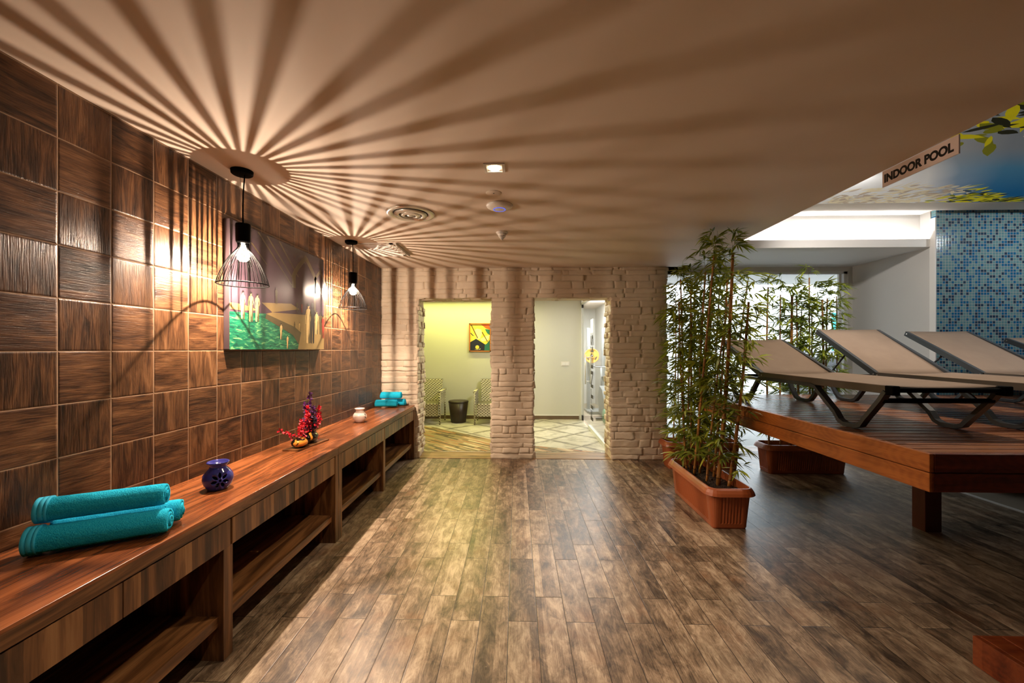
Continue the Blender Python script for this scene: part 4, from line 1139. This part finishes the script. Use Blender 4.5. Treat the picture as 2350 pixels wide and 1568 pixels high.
# ------------------------------------------------------------------ sun loungers (origin at the foot end, on the deck)
def lounger(label, x, y, rise, run):
    t = thing('sun_lounger', label, 'sun lounger', (x, y, DZ), 'sun loungers in a row on the deck')
    W = .315; hz = .292
    def w(a, b2, c2): return (x + a, y + b2, DZ + c2)
    HY = 1.29
    for s in (-1, 1):
        MB().tube([w(s * W, -.015, hz - .022), w(s * W, HY - .01, hz - .012)], .02, mi=0, square=(.030, .046)).build('side_rail', M['rail'], t)
        # lower tube that runs from the foot leg under the rail to the head leg
        foot = [w(s * (W + .004), .012, hz - .030), w(s * (W + .004), .050, hz - .085), w(s * (W + .002), .165, .075), w(s * W, .200, .030), w(s * W, .240, .016), w(s * W, .330, .016), w(s * W, .372, .034), w(s * (W + .002), .410, .085), w(s * (W + .004), .560, hz - .085), w(s * (W + .004), .590, hz - .055), w(s * (W + .004), .640, hz - .044), w(s * (W + .004), HY + .02, hz - .040)]
        MB().tube(foot, .02, square=(.026, .040), up=(1, 0, 0)).build('leg', M['anthracite'], t)
        head = [w(s * (W - .02), HY + .02, hz - .050), w(s * (W - .02), HY + .08, hz - .060), w(s * (W - .02), HY + .21, .070), w(s * (W - .02), HY + .25, .028), w(s * (W - .02), HY + .29, .016), w(s * (W - .02), HY + .42, .016), w(s * (W - .02), HY + .46, .032), w(s * (W - .02), HY + .50, .075), w(s * (W - .02), HY + .60, hz - .070)]
        MB().tube(head, .02, square=(.026, .038), up=(1, 0, 0)).build('leg', M['anthracite'], t)
        MB().tube([w(s * (W - .02), HY + .02, hz - .052), w(s * (W - .02), HY + .64, hz - .052)], .02, square=(.026, .036), up=(1, 0, 0)).build('base_rail', M['anthracite'], t)
    MB().tube([w(-W, -.012, hz - .020), w(W, -.012, hz - .020)], .015, 10).build('foot_bar', M['black'], t)
    MB().tube([w(-W - .004, .045, hz - .088), w(W + .004, .045, hz - .088)], .015, 10).build('cross_bar', M['black'], t)
    MB().tube([w(-W + .02, HY + .62, hz - .055), w(W - .02, HY + .62, hz - .055)], .014, 10).build('cross_bar', M['black'], t)
    for s in (-1, 1):
        mb = MB(); mb.box(*sum(([min(a_, b_), max(a_, b_)] for a_, b_ in ((x + s * (W - .022), x + s * (W + .022)),)), []), y - .045, y + .012, DZ + hz - .050, DZ + hz + .006, bev=.006)
        mb.build('end_cap', M['black'], t)
    def cloth(p0, p1, sag, hw, nm):
        mb = MB(); nu, nv = 10, 10; vs = []
        p0 = Vector(p0); p1 = Vector(p1); nrm = Vector((0, -(p1 - p0).z, (p1 - p0).y)).normalized()
        for side in (0, 1):
            for j in range(nv + 1):
                for i in range(nu + 1):
                    a = -1 + 2 * i / nu; q = p0.lerp(p1, j / nv)
                    vs.append((x + a * hw, q.y, q.z) if False else tuple(Vector((x + a * hw, q.y, q.z)) - nrm * (sag * (1 - a * a) + .0025 * side)))
        m = nu + 1; o2 = (nv + 1) * m; fs = []
        for j in range(nv):
            for i in range(nu):
                f = (j * m + i, j * m + i + 1, (j + 1) * m + i + 1, (j + 1) * m + i)
                fs.append(f); fs.append(tuple(o2 + k for k in f[::-1]))
        bd = [i for i in range(nu)] 
        for i in range(nu):
            fs.append((i + 1, i, o2 + i, o2 + i + 1)); fs.append((nv * m + i, nv * m + i + 1, o2 + nv * m + i + 1, o2 + nv * m + i))
        for j in range(nv):
            fs.append((j * m, (j + 1) * m, o2 + (j + 1) * m, o2 + j * m)); fs.append(((j + 1) * m + nu, j * m + nu, o2 + j * m + nu, o2 + (j + 1) * m + nu))
        mb.add(vs, fs, 0, True)
        return mb.build(nm, M['sling'], t)
    cloth(w(0, -.005, hz + .004), w(0, HY - .005, hz + .014), .012, W + .012, 'seat_sling')
    b0 = w(0, HY + .012, hz + .004); b1 = w(0, HY + .012 + run, hz + rise)
    for s in (-1, 1):
        MB().tube([w(s * W, HY - .01, hz - .012), w(s * W, HY + .012 + run, hz + rise - .018)], .02, square=(.030, .046)).build('backrest_rail', M['anthracite'], t)
    MB().tube([w(-W, HY + run, hz + rise - .024), w(W, HY + run, hz + rise - .024)], .013, 10).build('top_bar', M['anthracite'], t)
    cloth((0, b0[1], b0[2]), (0, b1[1], b1[2] + .006), .006, W + .010, 'back_sling')
    for s in (-1, 1):
        MB().tube([w(s * (W - .03), HY + run * .50, hz + rise * .50 - .020), w(s * (W - .03), HY + .60, hz - .045)], .008, 8).build('support_strut', M['anthracite'], t)
    for s in (-1, 1):
        for yy, zz in ((.012, hz - .024), (.05, hz - .075), (HY - .03, hz - .012), (HY + .01, hz - .004), (HY + run - .01, hz + rise - .026), (.60, hz - .052)):
            mb = MB().lathe([(1e-6, -.003), (.006, -.002), (.006, .002), (1e-6, .003)], (0, 0, 0), 10)
            mb.v = [(x + s * (W + .0165) + v[2], y + yy + v[0], DZ + zz + v[1]) for v in mb.v]
            mb.build('bolt', M['steel'], t)
lounger('leftmost sun lounger with raised back, its head end half hidden by bamboo', 2.462, 2.455, .318, .71)
lounger('sun lounger with raised back in front of the plain grey wall, second from the bamboo', 3.470, 2.455, .425, .72)
lounger('sun lounger with raised back overlapping the edge of the blue mosaic, third from the bamboo', 4.400, 2.455, .405, .72)
lounger('rightmost sun lounger, only a corner of its raised back showing before the mosaic', 5.430, 2.455, .335, .72)

# ------------------------------------------------------------------ lounge behind the stone wall
def wicker_chair(label, x, y):
    t = thing('wicker_armchair', label, 'chair', (x, y, 0), 'wicker chairs in the lounge')
    def bx(n, *a, bev=.006): return MB().box(x + a[0], x + a[1], y + a[2], y + a[3], a[4], a[5], bev=bev).build(n, M['wicker'], t)
    bx('seat', -.245, .245, -.25, .22, .36, .405, bev=.012)
    MB().prism([(-.245 + x, .16), (.245 + x, .16), (.245 + x, .365), (-.245 + x, .365)], 'y', y - .25, y - .225).build('apron', M['wicker'], t)
    # back: slightly raked slab
    vs = []
    for z, yy, hw in ((.36, .20, .20), (.84, .33, .225)):
        for dy in (0, .035):
            for s in (-1, 1): vs.append((x + s * hw, y + yy + dy, z))
    MB().add(vs, [(0, 1, 3, 2), (4, 6, 7, 5), (0, 4, 5, 1), (2, 3, 7, 6), (0, 2, 6, 4), (1, 5, 7, 3)]) if False else None
    mb = MB(); mb.add(vs, [(0, 1, 3, 2), (4, 6, 7, 5), (0, 4, 5, 1), (2, 3, 7, 6), (0, 2, 6, 4), (1, 5, 7, 3)]); mb.build('backrest', M['wicker'], t)
    for s in (-1, 1):
        mb = MB(); sx_ = x + s * .285
        mb.prism([(y - .27, .605), (y - .27, .645), (y + .28, .655), (y + .28, .615)], 'x', sx_ - .028, sx_ + .028)
        mb.prism([(y - .25, .38), (y + .22, .38), (y + .24, .62), (y - .25, .61)], 'x', sx_ - .010, sx_ + .010)
        mb.build('arm', M['wicker'], t)
        for yy in (-.265, .24):
            MB().tube([(sx_, y + yy, 0), (sx_, y + yy, .63)], .016, 10).build('leg', M['wicker'], t)
wicker_chair('wicker armchair left of the round brown stool, half hidden by the stone jamb', -1.880, 8.10)
wicker_chair('wicker armchair right of the round brown stool, half hidden by the middle stone pier', -.640, 8.10)
t = thing('pouf', 'round tapered brown leatherette stool between the two wicker chairs', 'stool', (-1.285, 8.14, 0))
MB().lathe([(1e-6, 0), (.145, 0), (.150, .01), (.196, .395), (1e-6, .395)], (-1.285, 8.14, 0), 40).build('body', M['leather'], t)
MB().lathe([(1e-6, .395), (.196, .395), (.201, .402), (.200, .418), (.188, .430), (.10, .436), (1e-6, .437)], (-1.285, 8.14, 0), 40).build('cushion_top', M['leather'], t)
mb = MB()
for k in range(6):
    a = -PI / 2 + .25 + k * PI / 3
    mb.tube([(-1.285 + math.cos(a) * .1515, 8.14 + math.sin(a) * .1515, .012), (-1.285 + math.cos(a) * .197, 8.14 + math.sin(a) * .197, .394)], .0025, 6)
mb.build('seams', M['leather'], t)
# small framed abstract picture
t = thing('framed_picture', 'small oak framed yellow abstract picture on the lounge wall', 'picture', (-.890, RY - .01, 1.40))
fx0, fx1, fz0, fz1 = -1.118, -.664, 1.402, 1.992
mb = MB()
for bb in ((fx0, fx1, fz0, fz0 + .022), (fx0, fx1, fz1 - .022, fz1), (fx0, fx0 + .022, fz0, fz1), (fx1 - .022, fx1, fz0, fz1)):
    mb.box(bb[0], bb[1], RY - .040, RY - .002, bb[2], bb[3])
mb.build('picture_frame', M['frame_wood'], t)
pm = [plain('abs_yellow', C(238, 208, 84), .4, var=.25, scale=14), plain('abs_navy', C(26, 34, 52), .4), plain('abs_red', C(226, 92, 50), .4, var=.2, scale=12), plain('abs_teal', C(44, 112, 104), .4, var=.3, scale=9), plain('abs_cream', C(246, 236, 176), .4), plain('abs_brown', C(110, 74, 30), .4)]
pb = MB(); aw = fx1 - fx0 - .044; ah = fz1 - fz0 - .044
def ap(poly, mi, lay): pb.add([(fx0 + .022 + aw * a, RY - .022 - .0003 * lay, fz0 + .022 + ah * b2) for a, b2 in poly], [tuple(range(len(poly)))], mi)
ap([(0, 0), (1, 0), (1, 1), (0, 1)], 0, 0)
ap([(0, 0), (.95, 0), (.75, .24), (.30, .45), (0, .32)], 1, 1); ap([(.72, 0), (1, 0), (1, .42), (.84, .26), (.74, .22)], 3, 2)
ap([(.55, 1), (1, 1), (1, .80), (.80, .84)], 2, 2); ap([(.74, .82), (1, .80), (1, .58), (.86, .66)], 3, 2)
ap([(.22, .78), (.34, .84), (.56, .80), (.60, .62), (.50, .46), (.34, .42), (.26, .60)], 4, 3); ap([(.50, .44), (.80, .56), (1, .60), (.92, .40), (.60, .34)], 4, 3)
ap([(.02, .98), (.08, .98), (.40, .48), (.36, .46)], 5, 4); ap([(.58, .70), (.62, .72), (.90, .34), (.86, .34)], 5, 4); ap([(0, .66), (.03, .68), (.18, .57), (.15, .55)], 1, 4)
ap([(.36 + .10 * math.cos(2 * PI * k / 12), .13 + .075 * math.sin(2 * PI * k / 12)) for k in range(12)], 0, 4); ap([(.20, .05), (.50, .04), (.54, .08), (.36, .03)], 4, 5)
pb.build('picture_face', pm, t, fixn=False)
t = thing('light_switch', 'white double light switch on the plain lounge wall', 'switch', (.875, RY, 1.15))
MB().box(.789, .961, RY - .010, RY - .0005, 1.106, 1.196, bev=.002).build('switch_plate', M['plastic'], t)
for k in range(2): MB().box(.812 + k * .066, .872 + k * .066, RY - .015, RY - .009, 1.124, 1.178, bev=.002).build('rocker', M['white'], t)

# glass partition to the gym
g = thing('door_1', 'glass partition and glass door of the gym with black lettering', 'glass door', (1.22, 7.0, 0)); g['kind'] = 'structure'
MB().box(1.214, 1.226, BY2, 7.555, .06, 2.36).build('glass_pane', M['glass2'], g)
MB().box(1.195, 1.245, BY2, 7.56, 0, .065).build('floor_channel', M['winframe'], g)
MB().box(1.214, 1.226, 7.59, 8.44, .05, 2.36).build('door_leaf', M['glass2'], g)
mb = MB(); mb.box(1.205, 1.235, 8.36, 8.46, .0, .10); mb.box(1.205, 1.235, 8.36, 8.46, 2.30, 2.38); mb.build('patch_hinge', M['dark_slot'], g)
MB().box(1.200, 1.240, 8.45, RY, 0, CZ).build('jamb', M['winframe'], g)
MB().box(1.200, 1.240, BY2, RY, 2.36, 2.40).build('head_rail', M['winframe'], g)
mb = MB(); mb.tube([(1.170, 7.70, .80), (1.170, 7.70, 1.35)], .011, 10)
for zz in (.85, 1.30): mb.tube([(1.170, 7.70, zz), (1.262, 7.70, zz)], .007, 8)
mb.tube([(1.262, 7.70, .80), (1.262, 7.70, 1.35)], .011, 10)
mb.build('pull_handle', M['chrome'], g)
vs, fs = text_geo('FITNESS', 0.3, 0.0015, 0.006)
xs = [v[0] for v in vs]; ys = [v[1] for v in vs]; sa = 1.50 / (max(xs) - min(xs)); sb = .26 / (max(ys) - min(ys))
mb = MB(); mb.add([(1.2125 - v[2] * .3, 7.10 + (v[1] - min(ys)) * sb, .20 + (v[0] - min(xs)) * sa) for v in vs], fs)
mb.build('lettering', M['ink'], g)
MB().box(1.2105, 1.2138, 7.10, 7.36, 1.74, 1.98).build('notice', M['white'], g)
# gym things seen through the glass
t = thing('weight_rack', 'grey upright weight rack behind the glass', 'gym rack', (1.62, 9.62, 0))
mb = MB(); mb.box(1.50, 1.57, 9.62, 9.70, .03, 1.95); mb.box(1.84, 1.90, 9.62, 9.70, .03, 1.95); mb.build('upright', M['gym_grey'], t)
mb = MB(); mb.box(1.46, 1.90, 9.30, 9.80, 0, .05); mb.build('base', M['gym_grey'], t)
MB().tube([(1.585, 9.42, 1.30), (1.585, 9.66, 1.30)], .022, 12).build('peg', M['steel'], t)
t = thing('weight_plate', 'orange round weight plate hanging on the rack behind the glass', 'weight plate', (1.585, 9.50, 1.30))
mb = MB(); mb.lathe([(.026, -.018), (.060, -.020), (.070, -.012), (.145, -.012), (.155, -.022), (.168, -.018), (.168, .018), (.026, .018)], (0, 0, 0), 40, close=True)
mb.v = [(1.585 + v[0], 9.50 + v[2], 1.30 + v[1]) for v in mb.v]; mb.build('disc', M['gym_orange'], t)
mb = MB()
for k in range(3):
    a = PI / 2 + k * 2 * PI / 3
    mb.obox((1.585 + math.cos(a) * .108, 9.484, 1.30 + math.sin(a) * .108), (-math.sin(a), 0, math.cos(a)), (0, 1, 0), (math.cos(a), 0, math.sin(a)), .042, .003, .014)
mb.build('grip_slots', M['dark_slot'], t)
t = thing('exercise_bike', 'grey exercise bike low behind the glass', 'exercise bike', (1.72, 8.75, 0))
MB().prism([(8.4, .18), (9.0, .14), (9.15, .40), (8.95, .66), (8.65, .60), (8.42, .36)], 'x', 1.66, 1.78).build('body', M['gym_grey'], t)
mb = MB(); mb.box(1.48, 1.90, 8.34, 8.40, 0, .06); mb.box(1.48, 1.90, 9.16, 9.22, 0, .06); mb.box(1.69, 1.75, 8.36, 9.20, .04, .16); mb.build('base', M['gym_grey'], t)
mb = MB(); mb.prism([(8.34, .80), (8.56, .84), (8.58, .88), (8.34, .90)], 'x', 1.63, 1.81); mb.build('saddle', M['black'], t)
MB().tube([(1.72, 8.44, .82), (1.72, 8.56, .45)], .022, 10).build('seat_post', M['steel'], t)
mb = MB(); mb.tube([(1.72, 8.98, .50), (1.72, 9.06, 1.05)], .022, 10); mb.tube([(1.54, 8.98, 1.08), (1.60, 9.06, 1.06), (1.84, 9.06, 1.06), (1.90, 8.98, 1.08)], .015, 8); mb.build('handlebar', M['gym_grey'], t)
t = thing('dumbbell_plate', 'pale green disc standing on the gym floor behind the glass', 'gym disc', (1.60, 8.05, 0))
mb = MB(); mb.lathe([(1e-6, -.03), (.12, -.03), (.14, -.015), (.14, .015), (.12, .03), (1e-6, .03)], (0, 0, 0), 32)
mb.v = [(1.60 + v[2], 8.05 + v[0], .142 + v[1]) for v in mb.v]; mb.build('disc', M['gym_green'], t)

# ------------------------------------------------------------------ street outside the window
slab('ground_street', 1.5, 40.0, WY + 0.1, 60.0, -0.2, -0.08, M['asphalt'])
slab('ceiling_porch', 2.1, 14.0, WY + 0.1, 8.3, 2.74, 2.95, M['render_wall'])
slab('wall_street', 2.12, 40.0, 30.0, 30.4, -0.1, 5.0, M['render_wall'])
def car(label, cx_, cy_, rot, paint):
    t = thing('car', label, 'car', (cx_, cy_, -.08), 'cars parked outside the window')
    ca, sa_ = math.cos(rot), math.sin(rot)
    def tr(mb): mb.v = [(cx_ + v[0] * ca - v[1] * sa_, cy_ + v[0] * sa_ + v[1] * ca, v[2] - .08) for v in mb.v]; return mb
    tr(MB().prism([(-2.1, .30), (2.05, .30), (2.15, .55), (2.05, .78), (1.2, .90), (-1.7, .95), (-2.1, .85), (-2.15, .5)], 'y', -.85, .85)).build('body', paint, t)
    tr(MB().prism([(-1.75, .92), (1.15, .88), (.45, 1.38), (-.9, 1.44), (-1.5, 1.30)], 'y', -.74, .74)).build('cabin', M['car_glass'], t)
    tr(MB().prism([(-.95, 1.40), (.45, 1.36), (.30, 1.44), (-.85, 1.49)], 'y', -.70, .70)).build('roof', paint, t)
    for xx in (-1.35, 1.35):
        for yy in (-.80, .80):
            mb = MB(); mb.lathe([(1e-6, -.1), (.30, -.1), (.32, -.06), (.32, .06), (.30, .1), (1e-6, .1)], (0, 0, 0), 24)
            mb.v = [(xx + v[0], yy + v[2], .32 + v[1]) for v in mb.v]; tr(mb).build('wheel', M['rubber'], t)
    for yy in (-.62, .62):
        tr(MB().box(-2.17, -2.08, yy - .18, yy + .18, .66, .84)).build('tail_light', M['tail'], t)
car('silver car parked outside the window behind the bamboo', 9.6, 13.6, math.radians(62), M['car_paint'])
car('dark car parked outside by the window frame edge', 12.6, 12.6, math.radians(66), M['car_paint2'])
bn = MB().box(12.3, 13.2, 16.6, 16.64, 2.0, 2.9).box(12.32, 12.37, 16.64, 16.69, -.08, 2.9).build('street_banner', M['turq'])
tag(bn, 'small turquoise banner outside at the window edge', 'banner')

# ------------------------------------------------------------------ light
wd = bpy.data.worlds.new('daylight'); scene.world = wd; wd.use_nodes = True
bg = wd.node_tree.nodes['Background']; bg.inputs[0].default_value = (0.86, 0.92, 1.0, 1); bg.inputs[1].default_value = 5.5
def area(name, loc, size, e, col, rot=(0, 0, 0), spread=PI, portal=False, sy=None):
    ld = bpy.data.lights.new(name, 'AREA'); ld.energy = e; ld.color = col; ld.size = size; ld.spread = spread
    if sy: ld.shape = 'RECTANGLE'; ld.size_y = sy
    o = bpy.data.objects.new(name, ld); COL.objects.link(o); o.location = loc; o.rotation_euler = rot
    if portal: ld.cycles.is_portal = True
    return o
def spot(name, loc, e, col, ang, blend=.5, r=.03, aim=None):
    ld = bpy.data.lights.new(name, 'SPOT'); ld.energy = e; ld.color = col; ld.spot_size = math.radians(ang); ld.spot_blend = blend; ld.shadow_soft_size = r
    o = bpy.data.objects.new(name, ld); COL.objects.link(o); o.location = loc
    if aim:
        d = Vector(aim) - Vector(loc); o.rotation_euler = d.to_track_quat('-Z', 'Y').to_euler()
    return o
area('window_portal', (3.3, WY + .2, 1.3), 2.6, 1, (1, 1, 1), (-PI / 2, 0, 0), portal=True, sy=2.5)
WARM = (1.0, .82, .60)
spot('hall_downlight_and_fill', (-.169, 2.435, CZ - .02), 95, WARM, 125, .8, .04)
for xx, yy, e in ((-.17, .35, 56), (-.17, -1.7, 34)):  # unseen spots added behind the camera to fill the hall
    spot('hall_downlight_and_fill', (xx, yy, CZ - .02), e, WARM, 125, .8, .04)
# lounge: yellow-green wall washer, white light in the passage and the gym
area('lounge_wash', (-1.35, 8.16, CZ - .015), 2.2, 50, (.95, .93, .24), (math.radians(-12), 0, 0), sy=.08)
area('lounge_fill', (-.95, 6.7, CZ - .02), .3, 12, (.95, .92, .30))  # unseen extra lamp added to spill yellow through the doorway
area('passage_light', (.60, 6.9, CZ - .02), .5, 42, (1, .96, .90))
area('gym_light', (1.62, 9.0, CZ - .02), .6, 150, (.95, .98, 1.0))
# pool side spots in the high ceiling
for xx, yy, e in ((2.75, 3.3, 95), (4.4, 2.9, 35)):
    spot('pool_spot', (xx, yy, PZ - .03), e, (1, .84, .66), 120, .7, .03)
spot('pool_wall_fill', (5.7, 3.5, PZ - .03), 60, (.94, .98, 1.0), 130, .8, .05, (5.2, 4.75, 1.6))  # unseen spot added to brighten the mosaic
spot('pool_wall_fill', (2.78, 3.6, PZ - .03), 90, (1, .95, .90), 110, .8, .05, (4.66, 5.2, 1.7))  # unseen spot added to lift the grey wall
scene.cycles.max_bounces = 6; scene.cycles.diffuse_bounces = 3; scene.cycles.glossy_bounces = 3; scene.cycles.transparent_max_bounces = 10; scene.cycles.transmission_bounces = 4
scene.cycles.caustics_reflective = False; scene.cycles.caustics_refractive = False
scene.cycles.sample_clamp_indirect = 6.0
scene.cycles.use_denoising = True; scene.cycles.use_adaptive_sampling = True; scene.cycles.adaptive_threshold = 0.035
vs_ = scene.view_settings
scene.display_settings.display_device = 'sRGB'
vs_.view_transform = 'Standard'; vs_.look = 'None'; vs_.gamma = 1.0; vs_.use_curve_mapping = False; vs_.exposure = 0.0
